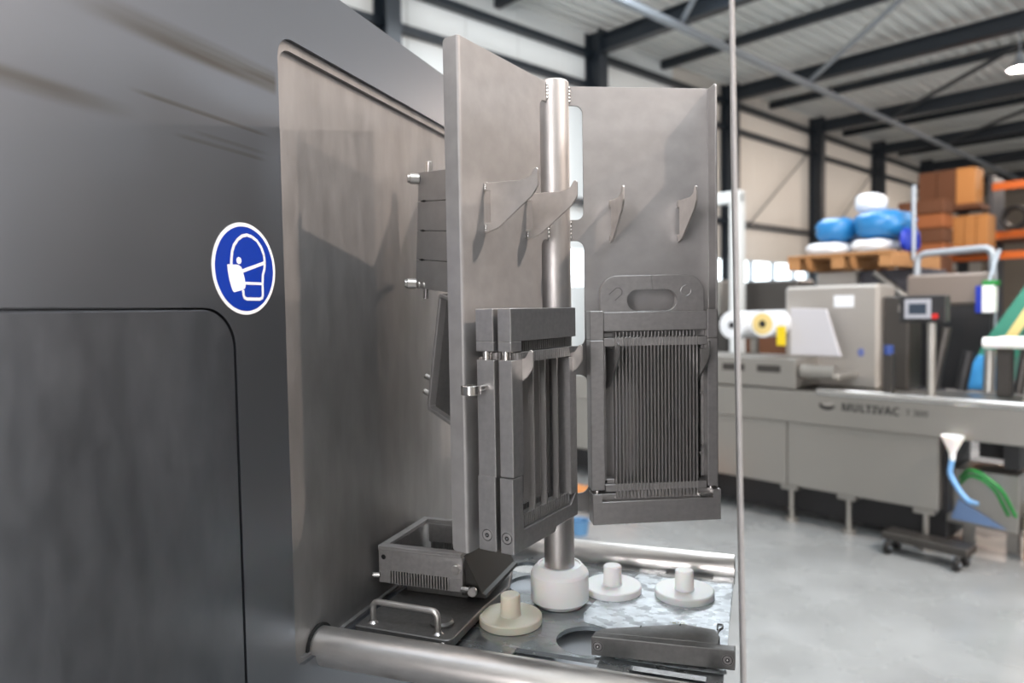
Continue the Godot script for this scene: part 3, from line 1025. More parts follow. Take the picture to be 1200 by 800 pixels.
func shelf_things() -> void:
	plug(Vector2(0.2015, -0.926), M.ivory, "ivory plastic disc with a round stub, nearest the handle of the steel lid")
	plug(Vector2(0.3165, -1.079), M.white, "white plastic disc with a stub, partly hidden behind the post's collar")
	plug(Vector2(0.425, -1.092), M.white, "white plastic disc with a stub, standing alone nearest the edge-on sheet")
	# dried residue on the plate
	var rs := thing("dried_residue", "whitish dried film smeared over the right half of the shelf plate", "residue")
	var s := S()
	ext(s, rpoly([[0.300, 1.035, 0.006], [0.318, 1.05, 0.01], [0.345, 1.165, 0.01], [0.372, 1.168, 0.004], [0.376, 1.155, 0.004], [0.470, 1.160, 0.004], [0.492, 1.168, 0.004], [0.496, 0.88, 0.004], [0.498, 0.868, 0.002], [0.362, 0.866, 0.002], [0.363, 0.90, 0.02], [0.356, 0.94, 0.02], [0.318, 0.952, 0.02], [0.300, 0.956, 0.01], [0.293, 0.985, 0.008]], 5), 1.1081, 1.1085, 0.0001, Transform3D(Basis(Vector3(1, 0, 0), Vector3(0, 0, -1), Vector3(0, 1, 0)), Vector3.ZERO))
	obj("film", s, M.residue, rs)
	rs.set_meta("kind", "stuff")
	# lid with a handle
	var lid := thing("handled_lid", "flat steel lid with a bent rod handle lying against the machine wall", "lid")
	s = S()
	ext(s, rpoly([[0.014, 0.818, 0.003], [0.159, 0.8145, 0.010], [0.161, 0.93, 0.0], [0.170, 1.005, 0.004], [0.150, 1.08, 0.003], [0.022, 1.08, 0.003]]), 1.1125, 1.125, 0.0012, Transform3D(Basis(Vector3(1, 0, 0), Vector3(0, 0, -1), Vector3(0, 1, 0)), Vector3.ZERO))
	obj("lid_plate", s, M.bar_dark, lid)
	s = S()
	tube(s, bend([Vector3(0.034, 1.124, -0.834), Vector3(0.034, 1.1545, -0.834), Vector3(0.1345, 1.1545, -0.829), Vector3(0.1345, 1.124, -0.829)], 0.011, 8), 0.0042, 16)
	obj("handle", s, M.tube, lid, "bent rod handle")
	s = S()
	lathe(s, [[0, 0.006], [0.013, 0.006], [0.0165, 0.003], [0.0165, 0.0]], 32, Transform3D(Basis(), Vector3(0.127, 1.125, -0.858)))
	obj("boss", s, M.bar_dark, lid)
	for p in [[0.034, -0.834], [0.1345, -0.829]]:
		s = S()
		lathe(s, [[0.0075, 0], [0.0052, 0.0022], [0.0042, 0.003]], 20, Transform3D(Basis(), Vector3(p[0], 1.125, p[1])))
		obj("weld_collar", s, M.bright, lid)
	s = S()
	cyl(s, Vector3(0.148, 1.1185, -0.8175), Vector3(0.148, 1.1185, -0.813), 0.0035)
	obj("corner_rivet", s, M.bright, lid)
	# slotted open box on the lid
	var b := thing("slotted_box", "open-topped steel box with a row of narrow slots, standing on the lid", "box")
	var x0 := -0.004
	var x1 := 0.133
	var zf := -0.916
	var zb := -1.062
	var lo := 1.146
	var hi := 1.196
	s = S()
	bx(s, Vector3(x0, 1.165, zf), Vector3(x1, hi, zf - 0.008), 0.0006)
	bx(s, Vector3(x0, lo, zf), Vector3(x0 + 0.0195, 1.165, zf - 0.008), 0.0006)
	bx(s, Vector3(x0 + 0.115, lo, zf), Vector3(x1, 1.165, zf - 0.008), 0.0006)
	for k in 21:
		var x := x0 + 0.0195 + k * 0.00455
		bx(s, Vector3(x + 0.0019, lo, zf), Vector3(x + 0.0045, 1.165, zf - 0.008), 0.0002)
	obj("front_wall", s, M.bar, b)
	s = S()
	bx(s, Vector3(x0 + 0.018, lo, zf - 0.0085), Vector3(x0 + 0.117, 1.166, zf - 0.0095), 0.0)
	bx(s, Vector3(x0 + 0.015, lo, zb - 0.002), Vector3(x0 + 0.117, 1.166, zb - 0.001), 0.0)
	obj("slot_backing", s, M.dark, b)
	s = S()
	bx(s, Vector3(x0 + 0.015, 1.165, zb), Vector3(x1 - 0.008, hi, zb + 0.008), 0.0006)
	for k in 22:
		var x := x0 + 0.017 + k * 0.00455
		bx(s, Vector3(x + 0.0019, lo, zb), Vector3(x + 0.0045, 1.165, zb + 0.008), 0.0002)
	obj("back_wall", s, M.bar, b)
	s = S()
	bx(s, Vector3(x0 + 0.002, lo, zf - 0.008), Vector3(x0 + 0.008, hi, zb), 0.0006)
	obj("side_wall", s, M.bar, b)
	s = S()
	ext(s, PackedVector2Array([Vector2(x1 - 0.006, hi), Vector2(x1, hi), Vector2(x1 + 0.0005, hi - 0.003), Vector2(0.159, lo - 0.001), Vector2(0.165, lo - 0.003), Vector2(0.165, lo - 0.008), Vector2(x1 - 0.006, lo - 0.008)]), -zf + 0.0085, -zb, 0.0006, Transform3D(Basis(Vector3(1, 0, 0), Vector3(0, 1, 0), Vector3(0, 0, -1)), Vector3.ZERO))
	obj("side_wall", s, mat(Color(0.24, 0.235, 0.225), 0.55, 0.6), b, "sloping right side with a foot flange")
	s = S()
	var rim := [[x0 + 0.001, zf + 0.003, x1 - 0.001, zf - 0.010], [x0 + 0.001, zb + 0.006, x1 - 0.001, zb - 0.004], [x0 + 0.001, zf - 0.010, x0 + 0.013, zb + 0.006], [x1 - 0.009, zf - 0.010, x1 - 0.001, zb + 0.006]]
	for p in rim:
		bx(s, Vector3(p[0], hi, p[1]), Vector3(p[2], hi + 0.0035, p[3]), 0.0005)
		bx(s, Vector3(p[0], hi + 0.0035, p[1]), Vector3(p[2], hi + 0.007, p[3]), 0.0008)
	obj("rim", s, M.fin, b)
	s = S()
	cyl(s, Vector3(x0 - 0.0075, 1.158, zf + 0.004), Vector3(x0 + 0.003, 1.158, zf + 0.001), 0.0044)
	obj("pivot_pin", s, M.bright, b)
	s = S()
	cyl(s, Vector3(x1 - 0.001, 1.1525, zf + 0.003), Vector3(x1 + 0.012, 1.1525, zf + 0.003), 0.0046)
	obj("pivot_pin", s, M.bright, b)
	s = S()
	cyl(s, Vector3(x1 + 0.016, 1.1505, zf + 0.001), Vector3(x1 + 0.0165, 1.1505, zf + 0.007), 0.0066)
	obj("thumb_screw", s, M.bar, b)
	s = S()
	cyl(s, Vector3(x1 - 0.009, 1.180, zf - 0.001), Vector3(x1 - 0.009, 1.180, zf + 0.007), 0.0068, 24, 0.001)
	obj("thumb_screw", s, M.tube, b)
	s = S()
	cyl(s, Vector3(x0 + 0.0085, 1.185, zf - 0.001), Vector3(x0 + 0.0085, 1.185, zf + 0.0006), 0.0038)
	obj("bore", s, M.dark, b)
	s = S()
	bx(s, Vector3(x0 + 0.03, 1.1252, zf - 0.03), Vector3(x1 - 0.006, lo - 0.001, zb), 0.0008)
	bx(s, Vector3(x0 + 0.008, lo - 0.004, zf - 0.008), Vector3(x1, lo, zb), 0.0004)
	obj("under_block", s, M.bar_dark, b)
	# wedge-shaped bar tool at the front right
	var bt := thing("bar_tool", "dark steel bar with two socket screws lying by the near rail", "tool")
	s = S()
	var yb := 1.1125
	var yt := 1.1370
	var up := Transform3D(Basis(Vector3(1, 0, 0), Vector3(0, 0, -1), Vector3(0, 1, 0)), Vector3.ZERO)
	ext(s, PackedVector2Array([Vector2(0.3345, 0.8575), Vector2(0.507, 0.8720), Vector2(0.507, 0.886), Vector2(0.336, 0.871)]), yb, yt, 0.0008, up)
	obj("front_bar", s, M.bar_dark, bt)
	s = S()
	ext(s, rpoly([[0.336, 0.8715, 0], [0.487, 0.885, 0], [0.488, 0.905, 0.003], [0.481, 0.924, 0.004], [0.439, 0.928, 0.004], [0.344, 0.8845, 0.002]]), yb + 0.004, yt - 0.0002, 0.0006, up)
	obj("web", s, M.bar_dark, bt)
	s = S()
	for p in [[0.389, 0.9052], [0.437, 0.9262]]:
		bx(s, Vector3(p[0] - 0.0007, yt - 0.001, -p[1] - 0.0015), Vector3(p[0] + 0.0007, yt + 0.0001, -p[1] + 0.005), 0.0)
	obj("saw_cut", s, M.dark, bt)
	var bd := Vector3(0.1725, 0, -0.0145).normalized()
	var bn := Vector3(-bd.z, 0, bd.x)
	for p in [[0.3425, 0.8582], [0.4985, 0.8713]]:
		socket_screw(bt, Transform3D(Basis(bd, bn, bd.cross(bn)), Vector3(p[0], 1.125, -p[1] + 0.0008)), 0.0064)
	var cr := thing("food_crumbs", "tiny dry yellow-green crumbs lying on the bar tool's rear edge", "crumbs")
	s = S()
	for i in 26:
		var c := Vector3(0.437 + rng.randfn(0, 0.007), yt + 0.0006, -0.927 + rng.randfn(0, 0.0016))
		lathe(s, [[0, -0.0006], [0.0006, 0.0], [0.0, 0.0007]], 5, Transform3D(Basis(Vector3.UP, rng.randf() * 6.0) * Basis(Vector3.RIGHT, rng.randf() * 2.0), c))
	obj("crumb", s, mat(Color(0.55, 0.52, 0.3), 0.9), cr)
	cr.set_meta("kind", "stuff")
	var hp_ := thing("hairpin_wire", "bent grey wire pin lying on the shelf plate against the edge-on sheet", "wire pin")
	s = S()
	tube(s, bend([Vector3(0.478, 1.1098, -0.928), Vector3(0.482, 1.1098, -0.985), Vector3(0.4865, 1.1098, -0.994), Vector3(0.4855, 1.1098, -1.004), Vector3(0.479, 1.1098, -1.003), Vector3(0.480, 1.1098, -0.985)], 0.002, 3), 0.0011, 8)
	obj("wire", s, M.bar_dark, hp_)
	var cb := thing("black_cable", "black cable running under the near rail below the lid", "cable")
	s = S()
	tube(s, [Vector3(0.045, 0.98, -0.70), Vector3(0.075, 1.035, -0.775), Vector3(0.10, 1.045, -0.84), Vector3(0.14, 1.045, -0.95), Vector3(0.16, 1.045, -1.05)], 0.0085, 14)
	obj("cable_sheath", s, M.black, cb)

# ------------------------------------------------------------------ packaging machine across the hall
func packaging_machine() -> void:
	var pm := thing("packaging_machine", "long stainless packaging machine with a control panel across the hall", "machine", hx(4.8, 0))
	# local x = b, y up, local z = towards the camera, 0 at its front face
	var s := S()
	bx(s, Vector3(-5.2, 0.73, -0.62), Vector3(0.6, 0.95, 0.0), 0.004)
	bx(s, Vector3(-2.15, 0.95, -0.12), Vector3(0.6, 0.972, 0.0), 0.008)
	obj("rail_beam", s, M.ss, pm)
	s = S()
	tube(s, [Vector3(-2.13, 0.955, -0.016), Vector3(-0.75, 0.955, -0.016)], 0.026, 16)
	obj("edge_tube", s, M.bright, pm, "bright rounded edge of the rail")
	for p in [[-5.2, -2.36], [-2.353, -1.395]]:
		s = S()
		bx(s, Vector3(p[0], 0.272, -0.5), Vector3(p[1], 0.728, -0.02), 0.004)
		obj("skirt_panel", s, M.ss, pm)
	s = S()
	bx(s, Vector3(-5.1, 0.05, -0.6), Vector3(-1.4, 0.27, -0.2), 0.0)
	bx(s, Vector3(-1.39, 0.25, -0.55), Vector3(-1.36, 0.73, -0.1), 0.0)
	bx(s, Vector3(-1.30, 0.55, -0.55), Vector3(-1.1, 0.73, -0.5), 0.0)
	bx(s, Vector3(-1.1, 0.55, -0.52), Vector3(-1.02, 0.73, -0.2), 0.0)
	obj("under_frame", s, M.machine_dark, pm)
	for x in [-4.6, -3.1, -2.35, -1.95, -1.48]:
		s = S()
		bx(s, Vector3(x - 0.06, 0.235, -0.12), Vector3(x + 0.06, 0.272, -0.03), 0.004)
		cyl(s, Vector3(x, 0.03, -0.08), Vector3(x, 0.24, -0.08), 0.018, 12)
		cyl(s, Vector3(x, 0.0, -0.08), Vector3(x, 0.03, -0.08), 0.045, 16)
		obj("levelling_foot", s, M.ss, pm)
	# lettering on the rail
	s = S()
	ext(s, circ(-2.066, 0.868, 0.052, 0.03, 28), 0.0, 0.002, 0.0)
	var em := obj("emblem", s, M.ink, pm, "dark oval emblem")
	s = S()
	ext(s, circ(-2.06, 0.880, 0.044, 0.016, 28), 0.002, 0.0035, 0.0)
	obj("emblem_inner", s, M.ss_light, em)
	for w in [["MULTIVAC", -1.965, 0.0605, 0.353], ["T 300", -1.575, 0.048, 0.125]]:
		var tm := TextMesh.new()
		var fo := SystemFont.new()
		fo.font_names = PackedStringArray(["Droid Sans"])
		fo.font_weight = 700 if w[0] == "MULTIVAC" else 400
		fo.font_italic = true
		tm.font = fo
		tm.text = w[0]
		tm.font_size = 64
		tm.pixel_size = 0.001
		tm.depth = 0.002
		tm.horizontal_alignment = HORIZONTAL_ALIGNMENT_LEFT
		var mi := MeshInstance3D.new()
		mi.name = "lettering"
		mi.mesh = tm
		mi.material_override = M.ink
		var sc: float = w[3] / maxf(0.01, tm.get_aabb().size.x)
		mi.transform = Transform3D(Basis.from_scale(Vector3(sc, sc, 1.0)), Vector3(w[1] - tm.get_aabb().position.x * sc, 0.868 - (tm.get_aabb().position.y + tm.get_aabb().size.y * 0.5) * sc, 0.0012))
		pm.add_child(mi, true)
	# infeed tray unit with grilles
	s = S()
	bx(s, Vector3(-3.4, 0.96, -0.5), Vector3(-2.30, 1.17, -0.03), 0.004)
	var un := obj("film_unit", s, M.ss, pm)
	s = S()
	for x in [-2.78, -2.5]:
		bx(s, Vector3(x - 0.09, 1.07, -0.031), Vector3(x + 0.09, 1.12, -0.027), 0.0)
	obj("grille", s, M.ss_dark, un)
	s = S()
	bx(s, Vector3(-2.30, 1.03, -0.4), Vector3(-2.02, 1.075, -0.08), 0.01)
	tube(s, [Vector3(-2.28, 1.08, -0.1), Vector3(-2.05, 1.08, -0.1)], 0.05, 14)
	obj("film_roller", s, M.ss, pm)
	s = S()
	ext(s, PackedVector2Array([Vector2(-2.42, 1.19), Vector2(-2.06, 1.19), Vector2(-2.16, 1.52), Vector2(-2.42, 1.53)]), -0.22, -0.2, 0.003)
	obj("film_web", s, mat(Color(0.72, 0.72, 0.74), 0.3), pm)
	s = S()
	bx(s, Vector3(-2.475, 1.26, -0.11), Vector3(-2.41, 1.4, -0.10), 0.003)
	obj("warning_label", s, M.yellow, pm)
	# hood
	s = S()
	bx(s, Vector3(-2.56, 0.95, -0.72), Vector3(-1.885, 1.69, -0.4), 0.02)
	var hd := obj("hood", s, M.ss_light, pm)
	s = S()
	bx(s, Vector3(-2.19, 1.53, -0.4), Vector3(-2.05, 1.615, -0.397), 0.0)
	obj("hood_label", s, M.white_film, hd)
	s = S()
	ext(s, circ(-2.0, 1.21, 0.022, 0.03, 20), -0.4, -0.396, 0.0)
	obj("round_sticker", s, mat(Color(0.35, 0.4, 0.6), 0.5), hd)
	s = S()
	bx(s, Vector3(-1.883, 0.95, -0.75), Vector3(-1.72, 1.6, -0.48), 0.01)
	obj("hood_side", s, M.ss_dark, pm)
	s = S()
	bx(s, Vector3(-1.78, 1.49, -0.476), Vector3(-1.70, 1.54, -0.47), 0.003)
	obj("switch_plate", s, M.ss_light, pm)
	# rear enclosure and dark mechanics
	s = S()
	bx(s, Vector3(-1.98, 0.9, -1.33), Vector3(-1.42, 1.53, -1.24), 0.0)
	obj("mechanism_cover", s, M.machine_dark, pm)
	for i in 9:
		s = S()
		var x := -1.6 + i * 0.16
		cyl(s, Vector3(x, 0.96, -0.62), Vector3(x + rng.randf_range(-0.1, 0.1), 1.2 + rng.randf() * 0.22, -0.66), 0.022 + rng.randf() * 0.02, 10)
		obj("actuator", s, [M.ss_dark, M.machine_dark, M.ss][i % 3], pm)
	s = S()
	bx(s, Vector3(-1.98, 1.53, -1.35), Vector3(-1.42, 1.77, -1.22), 0.02)
	obj("rear_cover", s, mat(Color(0.5, 0.46, 0.43), 0.4, 0.4), pm)
	s = S()
	cyl(s, Vector3(-1.72, 1.22, -0.12), Vector3(-1.72, 1.28, -0.12), 0.03, 16)
	obj("valve", s, mat(Color(0.15, 0.25, 0.5), 0.4), pm)
	s = S()
	bx(s, Vector3(-1.75, 0.97, -0.16), Vector3(-1.69, 1.23, -0.1), 0.004)
	obj("valve_post", s, M.ss_dark, pm)
	# control panel
	s = S()
	tube(s, [Vector3(-1.475, 0.96, -0.14), Vector3(-1.475, 1.46, -0.14)], 0.024, 14)
	obj("panel_post", s, M.ss, pm)
	s = S()
	bx(s, Vector3(-1.637, 1.43, -0.16), Vector3(-1.378, 1.598, -0.06), 0.006)
	var cp := obj("control_box", s, M.machine_dark, pm, "black control box on a post")
	s = S()
	bx(s, Vector3(-1.605, 1.455, -0.06), Vector3(-1.455, 1.575, -0.054), 0.002)
	obj("screen_bezel", s, mat(Color(0.62, 0.63, 0.66), 0.5), cp)
	s = S()
	bx(s, Vector3(-1.58, 1.482, -0.054), Vector3(-1.48, 1.548, -0.052), 0.0)
	obj("screen", s, mat(Color(0.2, 0.24, 0.29), 0.15), cp)
	s = S()
	cyl(s, Vector3(-1.43, 1.468, -0.06), Vector3(-1.43, 1.468, -0.03), 0.016, 16)
	obj("stop_button", s, M.red, cp)
	# film rolls
	for p in [[-2.61, 1.415, 0.1, -0.15, "film roll with a yellow core end, nearest above the packaging machine's tray unit"], [-2.95, 1.40, 0.11, -0.3, "white film roll left of the yellow-cored roll, seen past the edge-on sheet"]]:
		var fr := thing("film_roll", p[4], "film roll", hx(4.8 - p[3], p[0], p[1]))
		s = S()
		var tf := Transform3D(Basis(Vector3(1, 0, 0), Vector3(0, 0, 1), Vector3(0, -1, 0)), Vector3.ZERO)
		lathe(s, [[0.03, 0], [p[2] - 0.004, 0], [p[2], -0.004], [p[2], -0.5], [0.03, -0.5]], 36, tf)
		obj("film", s, M.white_film, fr)
		s = S()
		lathe(s, [[0.028, -0.45], [0.028, 0.004], [p[2] * 0.8, 0.004], [p[2] * 0.8, 0.0]], 30, tf)
		obj("roll_core", s, M.core if p[0] > -2.8 else M.white_film, fr)
		s = S()
		lathe(s, [[0, 0.002], [0.028, 0.002]], 20, tf)
		tube(s, [Vector3(0, 0, 0.02), Vector3(0, 0, -0.58)], 0.015, 10)
		obj("spindle", s, M.machine_dark, fr)
	for i in 2:
		s = S()
		bx(s, Vector3(-2.64 - i * 0.34, 1.16, -0.68), Vector3(-2.58 - i * 0.34, 1.4, -0.64), 0.004)
		obj("spindle_bracket", s, M.ss, pm)

# ------------------------------------------------------------------ other things in the hall
func hall_things() -> void:
	var s := S()
	# pallet of blue bags on a tall cabinet
	var tc := thing("machine_cabinet", "tall grey cabinet behind the packaging machine, under the loaded pallet", "cabinet", hx(6.4, 0))
	bx(s, Vector3(-2.85, 0, -0.7), Vector3(-2.5, 1.84, 0), 0.01)
	obj("grey_door", s, M.ss_light, tc)
	s = S()
	bx(s, Vector3(-2.5, 0, -0.7), Vector3(-2.0, 1.84, -0.05), 0.01)
	obj("dark_door", s, mat(Color(0.2, 0.2, 0.23), 0.5), tc)
	s = S()
	tube(s, [Vector3(-2.35, 1.82, 0.0), Vector3(-2.05, 1.55, 0.0)], 0.03, 8)
	obj("stay", s, M.ss, tc)
	var pl := thing("wooden_pallet", "wooden pallet on top of the grey cabinet, carrying blue bags", "pallet", hx(6.5, -2.46, 1.845))
	for i in 5:
		s = S()
		bx(s, Vector3(-0.42, 0.1, -0.55 + i * 0.26), Vector3(0.42, 0.122, -0.43 + i * 0.26), 0.003)
		obj("deck_board", s, M.wood, pl)
	for i in 3:
		s = S()
		bx(s, Vector3(-0.42 + i * 0.37, 0.0, -0.55), Vector3(-0.32 + i * 0.37, 0.1, 0.6), 0.003)
		obj("runner", s, M.wood, pl)
	# bags: soft lumps
	var bag_at := [[-0.23, 0.125, 0.2, 0.17, 0.12, 0.3, "white_film", "white plastic bag lying lowest at the left on the pallet"], [0.14, 0.125, 0.2, 0.155, 0.12, 0.3, "white_film", "white plastic bag lying lowest at the right on the pallet"], [-0.2, 0.245, 0.1, 0.16, 0.22, 0.25, "blue_film", "light blue bag stacked at the left on the pallet"], [0.17, 0.245, 0.05, 0.2, 0.25, 0.3, "blue_film", "light blue bag stacked at the right on the pallet"], [0.40, 0.125, 0.25, 0.03, 0.19, 0.2, "blue_deep", "dark blue bag at the right edge of the pallet"], [0.05, 0.485, 0.05, 0.11, 0.17, 0.14, "white_film", "crumpled white bag on top of the blue bags"]]
	for p in bag_at:
		var bg := S()
		var f := FastNoiseLite.new()
		f.seed = int(p[0] * 1000)
		f.frequency = 3.0
		var rows := 14
		var cols := 24
		var pt := func(i: int, j: int) -> Vector3:
			var th := PI * i / rows
			var ph := TAU * (j % cols) / cols
			var d := Vector3(sin(th) * cos(ph), cos(th), sin(th) * sin(ph))
			var sq := Vector3(signf(d.x) * pow(absf(d.x), 0.65), signf(d.y) * pow(absf(d.y), 0.7), signf(d.z) * pow(absf(d.z), 0.65))
			var k := 1.0 + 0.14 * f.get_noise_3dv(d * 1.2)
			return Vector3(sq.x * p[3] * k, maxf(p[4] * 0.5 * (1.0 + sq.y * k), 0.0), sq.z * p[5] * k)
		bg.set_smooth_group(0)
		for i in rows:
			for j in cols:
				var a: Vector3 = pt.call(i, j)
				var b: Vector3 = pt.call(i, j + 1)
				var c: Vector3 = pt.call(i + 1, j + 1)
				var d: Vector3 = pt.call(i + 1, j)
				for v in [a, c, b, a, d, c]:
					bg.add_vertex(v)
		bg.generate_normals()
		var bn := obj(numbered("plastic_bag"), bg, M[p[6]], self)
		bn.transform = hx(6.5 - p[2] * 0.6, -2.46 + p[0], 1.845 + p[1])
		tag(bn, p[7], "bag", "bags on the pallet")
	# cartons far back
	for c in [[-5.62, 3.95, 1.25, 0.85, 3, "stack of tall brown cartons highest up at the far end"], [-5.1, 2.85, 0.75, 0.8, 3, "stack of tan cartons below the highest stack, by the orange rack"]]:
		var st := thing("carton_stack", c[5], "cartons", hx(20, c[0], c[1]))
		s = S()
		bx(s, Vector3(-c[2] / 2, -0.14, -0.6), Vector3(c[2] / 2 + 0.1, -0.02, 0.3), 0.0)
		obj("pallet_base", s, M.carton_dark, st)
		for k in c[4]:
			s = S()
			bx(s, Vector3(-c[2] / 2 + k * c[2] / c[4], -0.02, -0.5), Vector3(-c[2] / 2 + (k + 1) * c[2] / c[4] - 0.015, c[3], 0.2), 0.01)
			obj("carton", s, M.carton_dark if (k < 2 and c[1] > 3.0) else M.carton, st)
	var cs := thing("crate_stack", "orange-brown crates stacked left of the tan cartons", "crates", hx(19, -5.85, 0))
	for k in 5:
		s = S()
		bx(s, Vector3(-0.5, 2.3 + k * 0.34, -0.4), Vector3(0.5, 2.62 + k * 0.34, 0.3), 0.02)
		obj("crate", s, mat(Color(0.55, 0.32, 0.16), 0.7) if k % 2 else M.carton_dark, cs)
	s = S()
	bx(s, Vector3(-0.55, 0, -0.5), Vector3(0.55, 2.3, 0.3), 0.0)
	obj("crate_base", s, M.carton_dark, cs)
	var rk := thing("pallet_rack", "pallet rack with orange beams against the far wall at right", "rack", hx(21, 0))
	for x in [-6.2, -4.95, -2.2]:
		s = S()
		bx(s, Vector3(x - 0.05, 0, -1.0), Vector3(x + 0.05, 4.7, 0.1), 0.0)
		obj("upright", s, mat(Color(0.25, 0.26, 0.28), 0.6), rk)
	for y in [4.4, 3.2, 2.7]:
		s = S()
		bx(s, Vector3(-6.2 if y < 3.0 else -4.9, y - 0.09, 0.1), Vector3(-2.2, y + 0.09, 0.16), 0.0)
		obj("beam", s, M.orange, rk)
	s = S()
	bx(s, Vector3(-6.2, 2.62, -1.0), Vector3(-4.9, 2.7, 0.1), 0.0)
	bx(s, Vector3(-4.9, 3.05, -1.0), Vector3(-2.2, 3.1, 0.1), 0.0)
	obj("shelf_board", s, M.carton_dark, rk)
	var co := thing("cable_coil", "dark round coil lying on the orange rack's shelf", "coil", hx(20.6, -4.35, 3.3))
	s = S()
	for k in 4:
		var ring := []
		for j in 25:
			ring.append(Vector3(0.24 * cos(TAU * j / 24), 0.27 + 0.24 * sin(TAU * j / 24), k * 0.05))
		tube(s, ring, 0.05, 8, false)
	obj("coil_turns", s, M.black, co)
	# frame of white tube, gantry
	var tf := thing("tube_frame", "bent white tube frame standing behind the packaging machine at right", "frame", hx(6.2, 0))
	s = S()
	tube(s, bend([Vector3(-1.96, 1.0, 0), Vector3(-1.96, 1.935, 0), Vector3(-1.45, 1.955, 0), Vector3(-1.44, 1.0, 0)], 0.07, 5), 0.026, 12)
	obj("tube", s, M.gal, tf)
	s = S()
	tube(s, [Vector3(-2.02, 1.9, -0.1), Vector3(-2.02, 2.5, -0.1)], 0.018, 8)
	obj("upright", s, M.gal, tf)
	var gn := thing("white_gantry", "white post with a short cross arm behind the rack's right wing", "gantry", hx(9, 0))
	s = S()
	bx(s, Vector3(-5.22, 0, -0.12), Vector3(-5.06, 3.12, 0.04), 0.01)
	obj("post", s, M.cladding_cool, gn)
	s = S()
	bx(s, Vector3(-6.4, 2.98, -0.1), Vector3(-5.06, 3.14, 0.05), 0.01)
	obj("arm", s, M.cladding_cool, gn)
	# inclined green conveyor and outfeed
	var cv := thing("inclined_conveyor", "inclined green belt conveyor rising at the right edge", "conveyor", hx(5.6, 0))
	s = S()
	ext(s, PackedVector2Array([Vector2(-1.47, 0.96), Vector2(-1.30, 0.96), Vector2(-0.95, 1.55), Vector2(-0.65, 2.1), Vector2(-0.86, 2.1), Vector2(-1.36, 1.27)]), -0.5, 0.0, 0.004)
	obj("belt_side", s, M.green_belt, cv)
	s = S()
	ext(s, PackedVector2Array([Vector2(-1.30, 1.2), Vector2(-1.24, 1.2), Vector2(-0.8, 1.95), Vector2(-0.88, 1.95)]), 0.0, 0.006, 0.001)
	obj("belt_stripe", s, M.core, cv)
	s = S()
	ext(s, PackedVector2Array([Vector2(-1.5, 0.96), Vector2(-1.27, 0.96), Vector2(-1.27, 1.19), Vector2(-1.38, 1.19)]), 0.01, 0.04, 0.003)
	obj("chute", s, mat(Color(0.25, 0.6, 0.85), 0.4), cv, "light blue chute at its foot")
	var tb := thing("outfeed_table", "white rounded table edge on dark legs at the right edge", "table", hx(4.9, 0))
	s = S()
	tube(s, [Vector3(-1.21, 1.305, -0.1), Vector3(-0.3, 1.305, -0.1)], 0.032, 14)
	bx(s, Vector3(-1.2, 1.28, -0.5), Vector3(-0.3, 1.33, -0.1), 0.01)
	obj("table_edge", s, M.white, tb)
	for x in [-1.16, -0.6]:
		s = S()
		bx(s, Vector3(x - 0.04, 0.955, -0.42), Vector3(x + 0.04, 1.28, -0.34), 0.004)
		obj("leg", s, M.ss_dark, tb)
	var sb := thing("signal_box", "white and blue dispenser box hanging left of the green conveyor", "box", hx(5.8, -1.385, 1.475))
	s = S()
	bx(s, Vector3(-0.03, 0, -0.08), Vector3(0.045, 0.19, 0.02), 0.006)
	obj("box_front", s, M.white, sb)
	s = S()
	bx(s, Vector3(-0.07, 0, -0.08), Vector3(-0.031, 0.19, 0.015), 0.004)
	obj("box_side", s, M.blue_deep, sb)
	s = S()
	bx(s, Vector3(-0.03, 0.19, -0.08), Vector3(0.06, 0.225, 0.015), 0.004)
	obj("box_cap", s, M.green_hose, sb)
	s = S()
	tube(s, [Vector3(0.0, 0.22, -0.05), Vector3(0.0, 0.45, -0.3)], 0.012, 8)
	obj("hanger", s, M.gal, sb)
	# funnel, hoses and pump box
	var pb := thing("pump_box", "grey steel pump box with hoses beneath the rail's right end", "pump", hx(5.0, 0))
	s = S()
	bx(s, Vector3(-1.4, 0.17, -0.3), Vector3(-1.02, 0.52, 0.0), 0.006)
	bx(s, Vector3(-1.36, 0.0, -0.25), Vector3(-1.3, 0.17, -0.19), 0.0)
	bx(s, Vector3(-1.12, 0.0, -0.25), Vector3(-1.06, 0.17, -0.19), 0.0)
	obj("pump_case", s, M.ss, pb)
	s = S()
	ext(s, PackedVector2Array([Vector2(-1.37, 0.2), Vector2(-1.08, 0.19), Vector2(-1.33, 0.33)]), 0.005, 0.02, 0.002)
	obj("blue_flap", s, mat(Color(0.4, 0.5, 0.65), 0.5), pb)
	for d in [0.0, 0.035]:
		s = S()
		tube(s, bend([Vector3(-1.31, 0.44 + d, 0.05), Vector3(-1.22, 0.54 + d, 0.2), Vector3(-1.10 + d, 0.49, 0.22), Vector3(-1.05 + d, 0.30, 0.1)], 0.08, 6), 0.010, 10)
		obj("hose", s, M.green_hose, pb, "green hose")
	var fu := thing("funnel", "white plastic funnel on a pale blue hose under the rail", "funnel", hx(4.72, -1.293, 0))
	s = S()
	lathe(s, [[0.062, 0.765], [0.058, 0.75], [0.018, 0.665], [0.015, 0.62], [0.012, 0.62], [0.016, 0.665], [0.055, 0.752], [0.062, 0.765]], 28)
	obj("cone", s, M.white, fu)
	s = S()
	tube(s, bend([Vector3(0, 0.63, 0), Vector3(-0.015, 0.54, 0), Vector3(0.04, 0.44, 0), Vector3(0.085, 0.39, 0), Vector3(0.1, 0.36, -0.1)], 0.03, 5), 0.015, 12)
	obj("hose", s, M.blue_hose, fu)
	var dl := thing("wheeled_dolly", "low grey dolly on black castors in front of the packaging machine", "dolly", hx(4.62, -1.42, 0, deg_to_rad(-5)))
	s = S()
